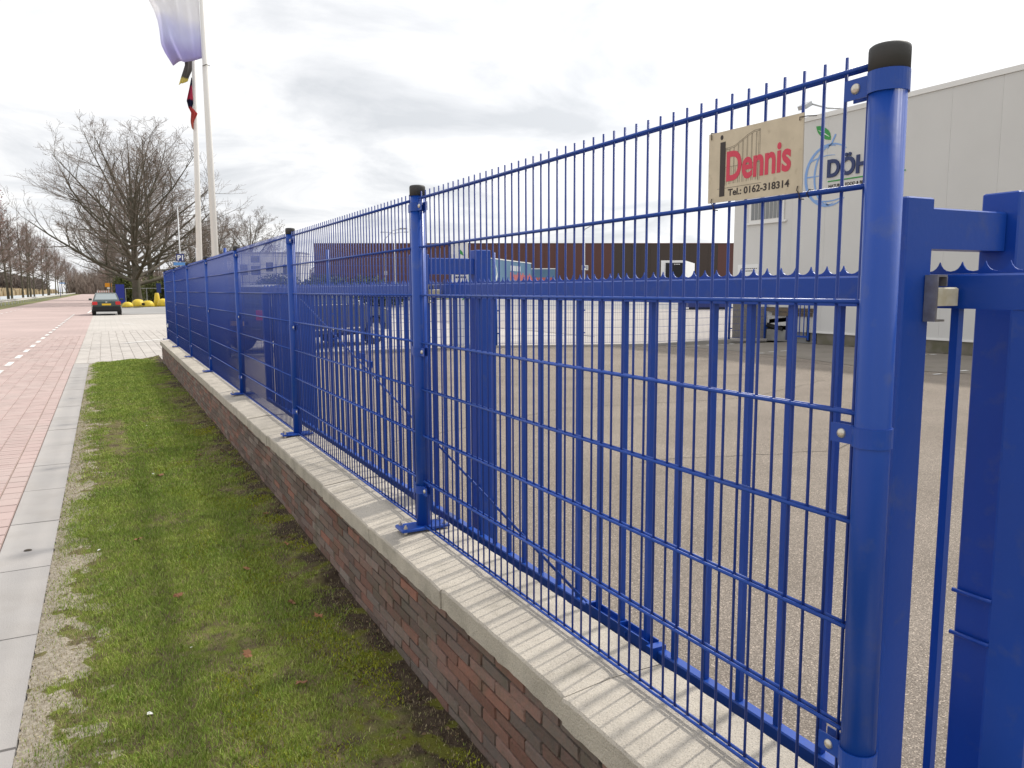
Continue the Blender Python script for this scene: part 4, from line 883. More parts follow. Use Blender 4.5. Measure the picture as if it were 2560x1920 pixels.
lamp(34.5, 100, 8.9, (1.2, -.6, .12), 'distant double lamp post behind the red-brown hall roof line', .08, double=True)
def flagpole(x, y_, xt, zt, r0, r1, label):
    t_ = thing('flagpole', label, 'flagpole', (x, y_, 0)); p_ = MB().tube([(0, 0, 0), ((xt - x) * .5, 0, zt / 2), (xt - x, 0, zt)], [r0, (r0 + r1) / 2, r1], 20).build('pole', m_polew, t_, smooth=True)
    MB().lathe((0, 0, 0), [(r0 + .05, 0), (r0 + .05, .12), (r0 + .01, .16)], 20).build('foot_flange', m_galv, t_)
    return t_
p1 = flagpole(3.04, 25.0, 3.015, 12.74, .102, .068, 'thicker white flagpole nearer the fence, flying the big lilac flag')
o = MB().tube([(-.095, -.07, 7.96), (.0, -.106, 8.01), (.10, -.06, 7.99)], .010, 6).build('halyard_ring', m_wire, p1, smooth=True); o.location.x = -.006
MB().tube([(-.104, -.02, 1.2), (-.106, -.02, 8.0)], .004, 5).build('halyard', m_wht, p1)
p2 = flagpole(2.657, 26.25, 2.925, 11.5, .097, .056, 'thinner white flagpole left of the thick one, with two limp flags')
def cloth(name, left, right, y0, amp, material, label, cat, group=None, n_=26, m_=40, wave=(7, 3), folds=1.0, seed=0):
    """left/right: lists of (x,z) from top to bottom"""
    def samp(c, t_):
        c = np.array(c); d = np.r_[0, np.cumsum(np.hypot(*np.diff(c, axis=0).T))]; return np.interp(t_ * d[-1], d, c[:, 0]), np.interp(t_ * d[-1], d, c[:, 1])
    v = []; f = []
    for j in range(m_ + 1):
        t_ = j / m_; a = samp(left, t_); c = samp(right, t_)
        for i in range(n_ + 1):
            s_ = i / n_; x = a[0] + (c[0] - a[0]) * s_; z = a[1] + (c[1] - a[1]) * s_
            yy = y0 + (1 - s_) * amp * math.sin(s_ * wave[0] + t_ * wave[1] + seed) + (1 - s_) * amp * .5 * math.sin(s_ * wave[0] * 2.3 - t_ * 5 + seed) - (1 - s_) * amp
            v.append((x, yy, z))
    for j in range(m_):
        for i in range(n_): a = j * (n_ + 1) + i; f.append((a, a + n_ + 1, a + n_ + 2, a + 1))
    o = MB().add(v, f).build(name, material, smooth=True); tag(o, label, cat, group)
    md = o.modifiers.new('s', 'SOLIDIFY'); md.thickness = .003; return o
def flagmat(name, stops, axis='Z', z0=0, z1=1, rnd=0):
    M = bpy.data.materials.new(name); M.use_nodes = True; t = M.node_tree; n = t.nodes; l = t.links; n.remove(n['Principled BSDF'])
    g = n.new('ShaderNodeNewGeometry'); s_ = n.new('ShaderNodeSeparateXYZ'); l.new(g.outputs['Position'], s_.inputs[0])
    ns = n.new('ShaderNodeTexNoise'); ns.inputs['Scale'].default_value = 1.6; ns.inputs['Detail'].default_value = 2; l.new(g.outputs['Position'], ns.inputs['Vector'])
    a = n.new('ShaderNodeMath'); a.operation = 'MULTIPLY_ADD'; a.inputs[1].default_value = rnd; l.new(ns.outputs[0], a.inputs[0]); l.new(s_.outputs[2], a.inputs[2])
    mr = n.new('ShaderNodeMapRange'); mr.inputs[1].default_value = z0; mr.inputs[2].default_value = z1; l.new(a.outputs[0], mr.inputs[0])
    r = n.new('ShaderNodeValToRGB'); l.new(mr.outputs[0], r.inputs[0]); els = r.color_ramp.elements; els[0].position = stops[0][0]; els[0].color = (*stops[0][1], 1); els[1].position = stops[-1][0]; els[1].color = (*stops[-1][1], 1)
    for p_, c in stops[1:-1]: e_ = els.new(p_); e_.color = (*c, 1)
    d = n.new('ShaderNodeBsdfDiffuse'); tr_ = n.new('ShaderNodeBsdfTranslucent'); m_ = n.new('ShaderNodeMixShader'); m_.inputs[0].default_value = .6
    l.new(r.outputs[0], d.inputs[0]); l.new(r.outputs[0], tr_.inputs[0]); l.new(d.outputs[0], m_.inputs[1]); l.new(tr_.outputs[0], m_.inputs[2]); l.new(m_.outputs[0], n['Material Output'].inputs[0]); return M
fm1 = flagmat('lilac_flag', [(0, (.50, .44, .62)), (.16, (.54, .51, .76)), (.35, (.72, .73, .90)), (.6, (.90, .90, .93)), (1, (.93, .93, .93))], z0=8.051, z1=10.739, rnd=.6)
cloth('flag', [(1.188, 11.614), (1.4, 10.489), (1.609, 9.582), (1.74, 9.32), (1.82, 9.047), (1.849, 8.809), (1.871, 8.437), (1.955, 8.226), (2.15, 7.871)], [(2.931, 12.364), (2.931, 9.864), (2.94, 8.739), (2.94, 8.189)], 25.0, .20, fm1,
      'large pale lilac flag with a fold, flying from the thicker white flagpole', 'flag')
fm2 = flagmat('black_yellow_flag', [(0, (.80, .74, .30)), (.38, (.74, .66, .25)), (.44, (.20, .19, .17)), (1, (.24, .22, .22))], z0=7.614, z1=8.339, rnd=.08)
cloth('flag', [(2.562, 8.739), (2.587, 8.251), (2.462, 7.889), (2.38, 7.635)], [(2.8, 8.739), (2.781, 8.114), (2.688, 7.914), (2.647, 7.789)], 26.19, .09, fm2, 'small limp black and yellow flag hanging below the lilac flag', 'flag', n_=10, m_=16)
fm3 = flagmat('red_navy_flag', [(0, (.60, .52, .36)), (.10, (.55, .16, .12)), (.44, (.60, .10, .10)), (.49, (.03, .03, .07)), (.60, (.03, .03, .07)), (.64, (.55, .07, .13)), (.86, (.50, .08, .16)), (.9, (.05, .05, .10)), (1, (.05, .05, .10))], z0=6.364, z1=7.889, rnd=.1)
cloth('flag', [(2.744, 7.901), (2.67, 7.571), (2.577, 7.204), (2.619, 7.016), (2.688, 6.88), (2.659, 6.614), (2.681, 6.421), (2.719, 6.376)], [(2.765, 7.889), (2.761, 7.557), (2.765, 7.176), (2.732, 7.026), (2.875, 6.864), (2.788, 6.689), (2.748, 6.595), (2.74, 6.382)], 26.16, .06, fm3,
      'narrow limp red and navy flag wrapped against the thinner flagpole', 'flag', n_=10, m_=40)
# torn reflective tape on the last fence post
o = MB().add([(1.20, 18.20, 1.12), (1.235, 18.2, 1.11), (1.29, 18.22, 1.00), (1.26, 18.22, .96), (1.15, 18.18, .80), (1.18, 18.18, .76), (1.275, 18.21, .93), (1.25, 18.21, 1.0)], [(0, 1, 2, 7), (7, 2, 3, 6), (3, 6, 5, 4)]).build('tape_strip', m_litter)
md = o.modifiers.new('s', 'SOLIDIFY'); md.thickness = .004; tag(o, 'torn white reflective tape fluttering from the far end post of the fence', 'tape')

# ------------------------------------------------------------------ vehicles
def car(name, loc, rz, label, paint, Lc_, Wc, Hc, hood, suv=False):
    """rear at y=0 in its own frame, front at y=Lc_"""
    t_ = thing(name, label, 'car', loc, rz); hw = Wc / 2
    wr = .33 if not suv else .38; wx1 = .78 if not suv else .85; wx2 = Lc_ - .85; bz = .30 if not suv else .38; wl = hood
    def arch(cy_): return [(cy_ - (wr + .07) * math.cos(a), wr + (wr + .05) * math.sin(a)) for a in np.linspace(0.0, math.pi, 9)]
    low = [(.05, bz)] + [(a, max(c, bz)) for a, c in arch(wx1)] + [(a, max(c, bz)) for a, c in arch(wx2)] + [(Lc_ - .06, bz)]
    upl = [(Lc_, bz + .12), (Lc_ - .02, bz + .35), (Lc_ - .18, wl - .16), (Lc_ - 1.15, wl), (.95 if not suv else .25, wl + .01), (.30, wl - .0), (.05, wl - .03 if not suv else wl), (.0, wl - .22), (.0, bz + .20), (.05, bz + .14)]
    prof = low + upl; n_ = len(prof)
    def half(z, y_):
        e_ = .93 if z > wl - .05 else (1.0 if z > bz + .15 else .965); ed = 1 - .06 * max(0, (.35 - y_) / .35) - .10 * max(0, (y_ - (Lc_ - .5)) / .5); return hw * e_ * ed
    v = [(-half(z, y_), y_, z) for y_, z in prof] + [(half(z, y_), y_, z) for y_, z in prof]
    f = [tuple(range(n_)), tuple(range(2 * n_ - 1, n_ - 1, -1))] + [(k, n_ + k, n_ + (k + 1) % n_, (k + 1) % n_) for k in range(n_)]
    o = MB().add(v, f).build('body', paint, t_)
    bm = bmesh.new(); bm.from_mesh(o.data); bmesh.ops.recalc_face_normals(bm, faces=bm.faces); bmesh.ops.bevel(bm, geom=[e_ for e_ in bm.edges if e_.calc_face_angle(0) > .6], offset=.03, segments=2, affect='EDGES'); bm.to_mesh(o.data); bm.free()
    smooth_angle(o, 40)
    # greenhouse
    if suv: g_ = [(.18, wl), (Lc_ - 1.35, wl), (Lc_ - 2.05, Hc - .06), (Lc_ - 2.5, Hc), (.75, Hc), (.42, Hc - .06)]
    else: g_ = [(.55, wl), (Lc_ - 1.30, wl), (Lc_ - 2.05, Hc - .05), (Lc_ - 2.5, Hc), (1.55, Hc - .01), (1.22, Hc - .06)]
    def gh(z): return hw * (.90 - .20 * (z - wl) / (Hc - wl))
    n2 = len(g_); v = [(-gh(z), y_, z) for y_, z in g_] + [(gh(z), y_, z) for y_, z in g_]
    o = MB().add(v, [tuple(range(n2)), tuple(range(2 * n2 - 1, n2 - 1, -1))] + [(k, n2 + k, n2 + (k + 1) % n2, (k + 1) % n2) for k in range(n2)]).build('cabin', paint, t_)
    bm = bmesh.new(); bm.from_mesh(o.data); bmesh.ops.recalc_face_normals(bm, faces=bm.faces); bmesh.ops.bevel(bm, geom=[e_ for e_ in bm.edges if e_.calc_face_angle(0) > .3], offset=.02, segments=2, affect='EDGES'); bm.to_mesh(o.data); bm.free(); smooth_angle(o, 40)
    def facequad(a, b_, s0, s1, off, nm, mt, ins=.0):   # strip on the slanted face between profile points a,b
        A_, B_ = Vector((0, *a)), Vector((0, *b_)); D = B_ - A_; nrm = Vector((0, D.z, -D.y)).normalized()
        if nm == 'rear_window' and nrm.y > 0: nrm = -nrm
        if nm == 'windscreen' and nrm.y < 0: nrm = -nrm
        q0, q1_ = A_ + D * s0, A_ + D * s1; vv = []
        for q_ in (q0, q1_):
            hx = gh(q_.z) - ins; vv += [Vector((-hx, q_.y, q_.z)) + nrm * off, Vector((hx, q_.y, q_.z)) + nrm * off]
        MB().add([vv[0], vv[1], vv[3], vv[2]], [(0, 1, 2, 3)]).build(nm, mt, t_)
    facequad(g_[0], g_[-1], .12, .92, .012, 'rear_window', m_glass if suv else m_glass_r, .09); facequad(g_[1], g_[2], .08, .92, .012, 'windscreen', m_glass, .09)
    for sgn in (-1, 1):
        zt = Hc - .14; zb = wl + .06
        for ya, yb, yc, yd in (((.62 if suv else 1.05), 1.55 if suv else 1.95, 1.55 if suv else 1.95, .80 if suv else 1.45), ((1.63 if suv else 2.03), 2.55 if suv else 2.75, 2.55 if suv else 2.60, 1.63 if suv else 2.03), ((2.63 if suv else 2.83), Lc_ - 1.6, Lc_ - 2.12, 2.63 if suv else 2.70)):
            MB().add([(sgn * (gh(zb) + .012), ya, zb), (sgn * (gh(zb) + .012), yb, zb), (sgn * (gh(zt) + .012), yc, zt), (sgn * (gh(zt) + .012), yd, zt)], [(0, 1, 2, 3)]).build('side_window', m_glass, t_)
        w = MB().tube([(sgn * (hw - .22), 0, 0), (sgn * (hw - .01), 0, 0)], wr, 24); rm = MB().tube([(sgn * (hw - .012), 0, 0), (sgn * (hw + .006), 0, 0)], wr * .66, 10)
        for wy in (wx1, wx2):
            o = place('wheel', w.mesh('wheel', m_tyre), t_, loc=(0, wy, wr)); place('rim', rm.mesh('rim', m_rim), o)
            b_ = MB()
            for k in range(5): a = k * 2 * math.pi / 5; b_.obox((sgn * (hw + .006), math.cos(a) * .07, math.sin(a) * .07), (0, math.cos(a) * wr * .5, math.sin(a) * wr * .5), (0, -math.sin(a) * .06, math.cos(a) * .06), (sgn * .008, 0, 0))
            place('spokes', b_.mesh('spokes', m_chrome if suv else m_galv), o)
        MB().cbox(*(sorted((sgn * (hw - .34), sgn * (hw - .045)))), -.012, .03, wl - (.26 if not suv else .30), wl - .06, .02).build('tail_light', m_lamp, t_)
        MB().cbox(*(sorted((sgn * (hw - .02), sgn * (hw + .17)))), Lc_ - 1.75, Lc_ - 1.62, wl + .0, wl + .13, .02).build('mirror', m_chrome if suv else paint, t_)
        MB().box(*(sorted((sgn * (hw - .30), sgn * (hw - .06)))), Lc_ - .14, Lc_ - .03, wl - .30, wl - .18).build('headlight', m_chrome, t_)
        if suv: MB().box(*(sorted((sgn * (gh(wl) + .01), sgn * (gh(wl) + .03)))), .5, Lc_ - 1.4, wl + .015, wl + .04).build('window_trim', m_chrome, t_); MB().box(*(sorted((sgn * (hw + .0), sgn * (hw + .012)))), 1.4, Lc_ - 1.4, bz + .10, bz + .14).build('sill_trim', m_chrome, t_)
    MB().cbox(-hw * .95, hw * .95, -.045, .05, bz + .02, bz + .24, .02).build('rear_bumper', m_dark if not suv else m_suv, t_)
    pl_ = MB().box(-.26, .26, -.052 if suv else -.012, -.046 if suv else -.001, wl - .29 if not suv else bz + .30, wl - .18 if not suv else bz + .41).build('number_plate', m_plate, t_)
    MB().box(-.05, .05, -.010, .0, wl - .11, wl - .06).build('badge', m_chrome, t_)
    MB().box(-hw * .55, hw * .55, Lc_ - .03, Lc_ + .012, wl - .36, wl - .16).build('grille', m_chrome if suv else m_dark, t_)
    MB().box(-hw * .8, hw * .8, .3, Lc_ - .3, bz - .08, bz + .02).build('underbody', m_dark, t_)
    MB().box(-hw * .62, hw * .62, -.006, .01, bz - .03, bz + .05).build('rear_valance', m_dark, t_)
    return t_
m_glass_r = mat('pale_reflecting_glass', (0.20, 0.24, 0.25), rough=.05, spec=1.0, coat=1.0)
car('parked_sedan', (.15, 56.1, 0), 0, 'dark green saloon car seen from behind at the edge of the red brick road', m_green, 4.4, 1.70, 1.42, .92)
car('parked_offroader', (2.92, 20.15, 0), math.atan2(-.83, .56), 'dark off-road car parked beyond the yard fence, front to the right', m_suv, 5.0, 1.85, 1.68, 1.12, True)

# ------------------------------------------------------------------ guard rail on the far side of the road
gr = thing('guard_rail', 'long galvanised guard rail along the far left side of the road', 'guard rail', (-9.5, 120, 0))
b = MB(); prof = [(0, .34), (.05, .37), (.05, .44), (0, .475), (0, .525), (.05, .56), (.05, .63), (0, .66)]
def gx(y_): return -9.45 - max(0, (y_ - 90)) * .006
vs = []; ys_ = [40, 60, 80, 100, 130, 170, 220, 300, 380, 460]
for y_ in ys_: vs += [(gx(y_) + a, y_, c) for a, c in prof]
fs = [(j * 8 + k, (j + 1) * 8 + k, (j + 1) * 8 + k + 1, j * 8 + k + 1) for j in range(len(ys_) - 1) for k in range(7)] + [(j * 8 + 7, (j + 1) * 8 + 7, (j + 1) * 8, j * 8) for j in range(len(ys_) - 1)]
rel(gr, b.add(vs, fs)).build('rail', mat('weathered_galvanised', (0.66, 0.64, 0.62), rough=.6), gr)
pm = MB().box(-.10, -.02, -.05, .05, -.05, .58).mesh('post', m_galv)
for k in range(60): y_ = 70 + 4 * k; place('post', pm, gr, loc=(gx(y_) + 9.5, y_ - 120, 0))
sheet('roadside_grass', [(-30, 30), (-7.62, 30), (-8.22, 150), (-9.65, 600), (-16.9, 600), (-16.9, 30)][1:], -0.003, m_grassfar)
sheet('canal', [(-28, 100), (-17, 100), (-17, 640), (-28, 640)], -0.004, m_water)
# canal's far bank, reeds and wood
rr_ = np.random.RandomState(5); b = MB()
for k in range(5200):
    y_ = rr_.uniform(170, 640); x = -28.5 - rr_.rand() * 14; h_ = rr_.uniform(1.6, 2.9); w_ = rr_.uniform(.3, .9); a = rr_.uniform(0, 3.1)
    b.add([(x - w_ * math.cos(a), y_ - w_ * math.sin(a), -.1), (x + w_ * math.cos(a), y_ + w_ * math.sin(a), -.1), (x + w_ * .6 * math.cos(a) + .1, y_ + w_ * .6 * math.sin(a), h_), (x - w_ * .5 * math.cos(a), y_ - w_ * .5 * math.sin(a), h_ * rr_.uniform(.7, 1))], [(0, 1, 2, 3)])
b.build('reed_bed', m_reed, kind='stuff')
sheet('terrain', [(-400, 60), (-28, 60), (-28, 700), (-400, 700)], -0.01, m_reed)

# ------------------------------------------------------------------ trees
def tree_mesh(seed, H_, crown, trunk_h, trunk_r, limbs, levels, shape, droop=0.0, leanx=0.0, twig=.012, sides=3, splits=(7, 6, 5), wob=(.16, .16, .24)):
    """returns (wood MB, twig MB). crown: radius; shape: function giving reach of a limb for an elevation angle"""
    rg = random.Random(seed); wood = MB(); tw = MB()
    def branch(p, d, ln, r_, lev, mbx):
        n_ = 5 if lev == 0 else (4 if lev == 1 else (3 if lev == 2 else 2)); pts_ = [p]; rad = [r_]; dd = d.copy(); q = p.copy()
        for i in range(n_):
            wb = wob[min(lev, 2)]
            dd = (dd + Vector((rg.gauss(0, wb), rg.gauss(0, wb), rg.gauss(0, wb * .7) + (.10 if lev < 2 else .05) - droop))).normalized(); q = q + dd * (ln / n_); pts_.append(q.copy()); rad.append(r_ * (1 - .78 * (i + 1) / n_))
        (wood if lev < 2 else tw).tube(pts_, [max(x, twig) for x in rad], 6 if lev == 0 else (4 if lev == 1 else sides), False)
        if lev < levels:
            k_ = splits[lev]
            for j in range(k_):
                t_ = .22 + .78 * (j + rg.random()) / k_; fi = t_ * n_; i0 = min(int(fi), n_ - 1); pp_ = pts_[i0].lerp(pts_[i0 + 1], fi - i0); dl = (pts_[i0 + 1] - pts_[i0]).normalized()
                ax = dl.orthogonal(); ax.rotate(Matrix.Rotation(rg.uniform(0, 2 * math.pi), 3, dl)); nd = dl.copy(); nd.rotate(Matrix.Rotation(R(rg.uniform(25, 58)), 3, ax))
                if nd.z < -.25: nd.z *= -.3; nd.normalize()
                branch(pp_, nd, ln * rg.uniform(.36, .58) * (1.15 - .45 * t_), max(r_ * (1 - .7 * t_) * .55, twig), lev + 1, mbx)
    tp = [Vector((0, 0, -.1)), Vector((leanx * .1, 0, trunk_h * .5)), Vector((leanx * .3, 0, trunk_h)), Vector((leanx * .6, rg.uniform(-.3, .3), trunk_h + (H_ - trunk_h) * .45)), Vector((leanx, 0, H_ * .93))]
    wood.tube(tp, [trunk_r * 1.35, trunk_r, trunk_r * .85, trunk_r * .42, twig * 1.5], 9, False)
    for j in range(limbs):
        t_ = (j + .5 * rg.random()) / limbs; z = trunk_h * .75 + (H_ - trunk_h) * .55 * t_ ** 1.1; az = j * 2.399 + rg.uniform(-.4, .4); el = R(8 + 62 * t_ + rg.uniform(-8, 8))
        i0 = 0
        if z < trunk_h: p0 = tp[1].lerp(tp[2], max(0, (z - tp[1].z) / (tp[2].z - tp[1].z)))
        elif z < tp[3].z: p0 = tp[2].lerp(tp[3], (z - tp[2].z) / (tp[3].z - tp[2].z))
        else: p0 = tp[3].lerp(tp[4], (z - tp[3].z) / (tp[4].z - tp[3].z))
        p0 = p0.copy(); d = Vector((math.cos(az) * math.cos(el), math.sin(az) * math.cos(el), math.sin(el)))
        branch(p0, d, shape(el, z), trunk_r * (.52 - .28 * t_), 0, wood)
    return wood, tw
def fast(mb, name, material, smooth=False):
    V = np.array([tuple(v) for v in mb.v], dtype=np.float32); me = bpy.data.meshes.new(name); me.vertices.add(len(V)); me.vertices.foreach_set('co', V.ravel())
    F = np.array(mb.f, dtype=np.int32); me.loops.add(F.size); me.loops.foreach_set('vertex_index', F.ravel()); me.polygons.add(len(F)); me.polygons.foreach_set('loop_start', np.arange(len(F), dtype=np.int32) * 4)
    me.materials.append(material); me.update(calc_edges=True); return me
# the big spreading oak
CR, HO = 12.2, 22.6
def oak_shape(el, z):
    return min(CR * 1.03, (HO - z) / max(.25, math.sin(el) + .22)) * .92
wood, tw = tree_mesh(11, HO * .97, CR, 3.2, .46, 27, 3, oak_shape, twig=.011, splits=(8, 6, 5), wob=(.07, .13, .2))
oak = thing('oak_tree', 'huge bare spreading oak standing behind the yellow concrete domes', 'tree', (3.3, 96, 0)); oak.scale = (1.0, .95, .88)
place('trunk', fast(wood, 'trunk', m_bark, True), oak); place('crown', fast(tw, 'crown', m_twig), oak)
w2, t2 = tree_mesh(23, 17, 9, 3.2, .34, 17, 3, lambda el, z: min(8.5, (17 - z) / max(.3, math.sin(el) + .2)) * .9, twig=.014, splits=(8, 7, 6), wob=(.1, .15, .2))
wm2, tm2 = fast(w2, 'trunk', m_bark, True), fast(t2, 'crown', m_twig)
def mktree(x, y_, sc, label, wm, tm, rz=0, cat='tree', group=None, sz=None):
    t_ = thing('bare_tree', label, cat, (x, y_, 0), rz, group); t_.scale = (sc, sc, sz or sc); place('trunk', wm, t_); place('crown', tm, t_); return t_
mktree(5.6, 112, 1.15, 'bare tree with leaning trunk just right of and behind the huge oak', wm2, tm2, .4)
mktree(4.2, 150, 1.2, 'bare dark tree directly behind the left side of the huge oak', wm2, tm2, 2.0)
mktree(24.5, 150, .95, 'bare tree rising above the fence between the third and fourth posts', wm2, tm2, 1.1)
mktree(17, 140, .85, 'bare tree seen behind the two white flagpoles', wm2, tm2, 3.3)
mktree(12.5, 135, .8, 'smaller bare tree left of the white flagpoles, beside the oak crown', wm2, tm2, 4.4)
# tall slender avenue trees
av = []
for sd in (31, 47, 59):
    w_, t_ = tree_mesh(sd, 18, 4.2, 5.6, .15, 17, 2, lambda el, z: min(5.2, (19 - z) / max(.3, math.sin(el) + .1)) * .72, leanx=random.uniform(-.9, .9), twig=.015, splits=(10, 7), wob=(.12, .2, .2))
    av.append((fast(w_, 'trunk', m_bark, True), fast(t_, 'crown', m_twigr)))
ordn = ['nearest', 'second', 'third', 'fourth', 'fifth', 'sixth', 'seventh', 'eighth', 'ninth', 'tenth', 'eleventh', 'twelfth']
ys_ = [129, 137, 146, 156, 169, 181, 195, 211, 228, 247, 268, 292]
for i, y_ in enumerate(ys_):
    g_ = av[i % 3]; mktree(-13.2 - (y_ - 129) * .004 + random.uniform(-.5, .5), y_, 1.0 + random.uniform(-.12, .10), f'{ordn[i]} slender bare avenue tree of the left row behind the guard rail', g_[0], g_[1], random.uniform(0, 6), group='avenue trees along the left side of the road')
for i, y_ in enumerate((320, 350, 385, 425, 470, 520, 575, 640)):
    g_ = av[(i + 1) % 3]; mktree(-13.9, y_, 1.05, f'{ordn[i]} of the far slender bare trees merging at the end of the left row', g_[0], g_[1], i * 1.3, group='farthest avenue trees at the left')
for i, y_ in enumerate((178, 205, 236, 270, 310, 355, 405, 460, 520, 600)):
    g_ = av[i % 3]; mktree(1.9 + (y_ - 178) * .002 + random.uniform(-.4, .6), y_, .95, f'{ordn[i]} bare avenue tree of the right row beyond the huge oak', g_[0], g_[1], i * 1.7, group='avenue trees of the right row beyond the oak')
for i, (x, y_) in enumerate(((-12, 700), (-9, 660), (-7, 740), (-5, 650), (-3, 720), (-1, 655), (3, 700), (6, 640))):
    g_ = av[i % 3]; mktree(x, y_, 1.2, f'{ordn[i]} from the left of the distant bare trees closing the road end', g_[0], g_[1], i * 2.1, group='trees closing the far end of the road')
# russet leaves still on the nearest left tree
rr_ = np.random.RandomState(8)
def leafcloud(mb, c, rad, k_, s_, flat=.8):
    for _ in range(k_):
        u = rr_.normal(size=3); u /= np.linalg.norm(u); q = np.array(c) + u * np.array(rad) * rr_.rand() ** .45; a = rr_.normal(size=3); a /= np.linalg.norm(a); b_ = np.cross(a, u); b_ /= (np.linalg.norm(b_) + 1e-6); z = s_ * rr_.uniform(.6, 1.3)
        mb.add([q - a * z, q + b_ * z * .5, q + a * z, q - b_ * z * .5], [(0, 1, 2, 3)])
rt_ = thing('russet_tree', 'bare tree with russet leaves still on, cut by the left edge of the frame', 'tree', (-13.3, 118, 0))
place('trunk', av[0][0], rt_); b = MB(); leafcloud(b, (0, 0, 12.0), (3.2, 3.2, 5.6), 2600, .13); b.build('foliage', m_leafr, rt_)
place('crown', av[0][1], rt_)
# evergreen shrubbery around the oak's foot
for i, (x, y_, sx, sz, label, mt) in enumerate(((7.2, 105, 3.6, 3.6, 'olive green evergreen bush right of the oak trunk', m_leafg), (2.6, 108, 2.0, 3.0, 'small yellowish evergreen bush left of the oak trunk', m_leafg), (11.5, 118, 4.2, 4.6, 'tall dull green bush behind the P1 lamp post', m_leafg), (18.0, 60, 4.6, 2.5, 'dark green hedge beyond the parked dark car', m_leafd), (12.6, 61, 3.6, 2.6, 'dark green hedge left of the other one, behind the tall fence', m_leafd))):
    t_ = thing('evergreen_bush', label, 'bush', (x, y_, 0)); b = MB()
    for k in range(9): a = rr_.uniform(-1, 1, 3); leafcloud(b, (a[0] * sx * .6, a[1] * sx * .3, sz * (.5 + .32 * a[2])), (sx * .45, sx * .4, sz * .36), 900, .13)
    b.build('foliage', mt, t_); b = MB()
    for k in range(6): a = rr_.uniform(-1, 1, 2); b.tube([(a[0] * .2, a[1] * .2, 0), (a[0] * sx * .5, a[1] * sx * .3, sz * .6)], .05, 5)
    b.build('stem', m_bark, t_)
# far wood: bare mass beyond the canal and behind everything
b = MB()
for k in range(5200):
    y_ = rr_.uniform(430, 560); x = -30 - rr_.rand() * 40; h_ = (9 + 4.0 * math.exp(-((x + 50) / 9) ** 2)) * rr_.uniform(.45, 1); 
    b.tube([(x, y_, 0), (x + rr_.normal() * .8, y_ + rr_.normal() * .8, h_ * .5), (x + rr_.normal() * 2, y_ + rr_.normal() * 2, h_)], [.30, .34, .10], 3, False)
b.build('far_wood', mat('wood_mass', (0.13, 0.105, 0.09), rough=1), kind='stuff')
b = MB()
for k in range(5200):
    x = rr_.uniform(8, 62) if k < 3400 else rr_.uniform(-15, 9); y_ = rr_.uniform(190, 260) if k < 3400 else rr_.uniform(420, 560); h_ = (7.5 if k < 3400 else 11) * rr_.uniform(.4, 1); b.tube([(x, y_, 0), (x + rr_.normal() * .8, y_, h_ * .5), (x + rr_.normal() * 1.6, y_ + rr_.normal(), h_)], [.2, .2, .06], 3, False)
b.build('thicket', m_twig, kind='stuff')

# ------------------------------------------------------------------ items round the oak
for i, (x, y_, r_, h_, label) in enumerate(((1.75, 72.6, .43, .42, 'smallest yellow concrete dome, closest to the green car'), (2.62, 74.6, .56, .62, 'largest yellow concrete dome, in the middle of the row'), (3.30, 72.7, .50, .52, 'yellow concrete dome with a dark hole, third in the row'), (4.55, 73.6, .52, .66, 'yellow concrete dome standing apart under the yellow cone'))):
    t_ = thing('concrete_dome', label, 'barrier', (x, y_, .12), group=None); MB().dome((0, 0, .08), r_, h_, 20, 7, .75).build('dome', m_yel, t_, smooth=True); MB().lathe((0, 0, 0), [(r_ * .98, 0), (r_ * 1.0, .08)], 20).build('foot', m_tile, t_)
    if i == 2: MB().obox((-.50, -.40, .22), (.22, -.02, 0), (0, .1, 0), (0, 0, .18)).build('hole', m_dark, t_)
t_ = thing('cone_bollard', 'tall narrow yellow cone bollard behind the right-hand yellow dome', 'bollard', (4.12, 74.6, .12)); MB().lathe((0, 0, 0), [(.30, 0), (.26, .5), (.17, 1.15), (.13, 1.22)], 16).build('cone', m_yel, t_, smooth=True); MB().lathe((0, 0, -.05), [(.34, 0), (.34, .06)], 16).build('foot', m_tile, t_)
t_ = thing('blue_board', 'upright plain blue board on posts right of the green car', 'sign', (1.64, 94.6, 0)); MB().box(-.42, .42, -.04, .04, .25, 2.22).build('panel', mat('blue_board', (0.02, 0.035, 0.33), rough=.5), t_)
for s_ in (-.35, .35): MB().box(s_ - .04, s_ + .04, .042, .10, -.05, 2.15).build('post', m_galv, t_)
t_ = thing('paddock_fence', 'thin chain-link fence with a pale top rail behind the oak trunk', 'fence', (6.5, 101, 0))
MB().tube([(-4.2, 0, 1.8), (9, -3, 1.8)], .03, 6).build('top_rail', m_galv, t_)
for k in range(7): MB().tube([(-4.2 + k * 2.2, -k * .5, 0), (-4.2 + k * 2.2, -k * .5, 1.8)], .03, 6).build('post', m_galv, t_)
t_ = thing('blue_signpost', 'dark blue signpost in front of the bushes above the yellow cone', 'sign', (5.3, 92, 0)); MB().tube([(0, 0, 0), (0, 0, 2.3)], .06, 8).build('post', m_navy, t_); MB().box(-.22, .22, -.08, -.05, 1.3, 2.3).build('panel', m_navy, t_)
t_ = thing('detour_sign', 'small orange road sign far down the road above the green car', 'sign', (1.3, 226, 0)); MB().tube([(0, 0, 0), (0, 0, 3.6)], .06, 6).build('post', m_galv, t_); MB().box(-.75, .75, -.06, -.0, 2.5, 3.5).build('plate', m_orange, t_); MB().box(-.3, .5, -.06, 0, 2.0, 2.4).build('lower_plate', m_wht, t_)
m_pale_red = mat('faded_red', (0.60, 0.30, 0.26), rough=.7)
t_ = thing('road_barrier', 'far red and white road works barrier across the road', 'barrier', (.4, 250, 0))
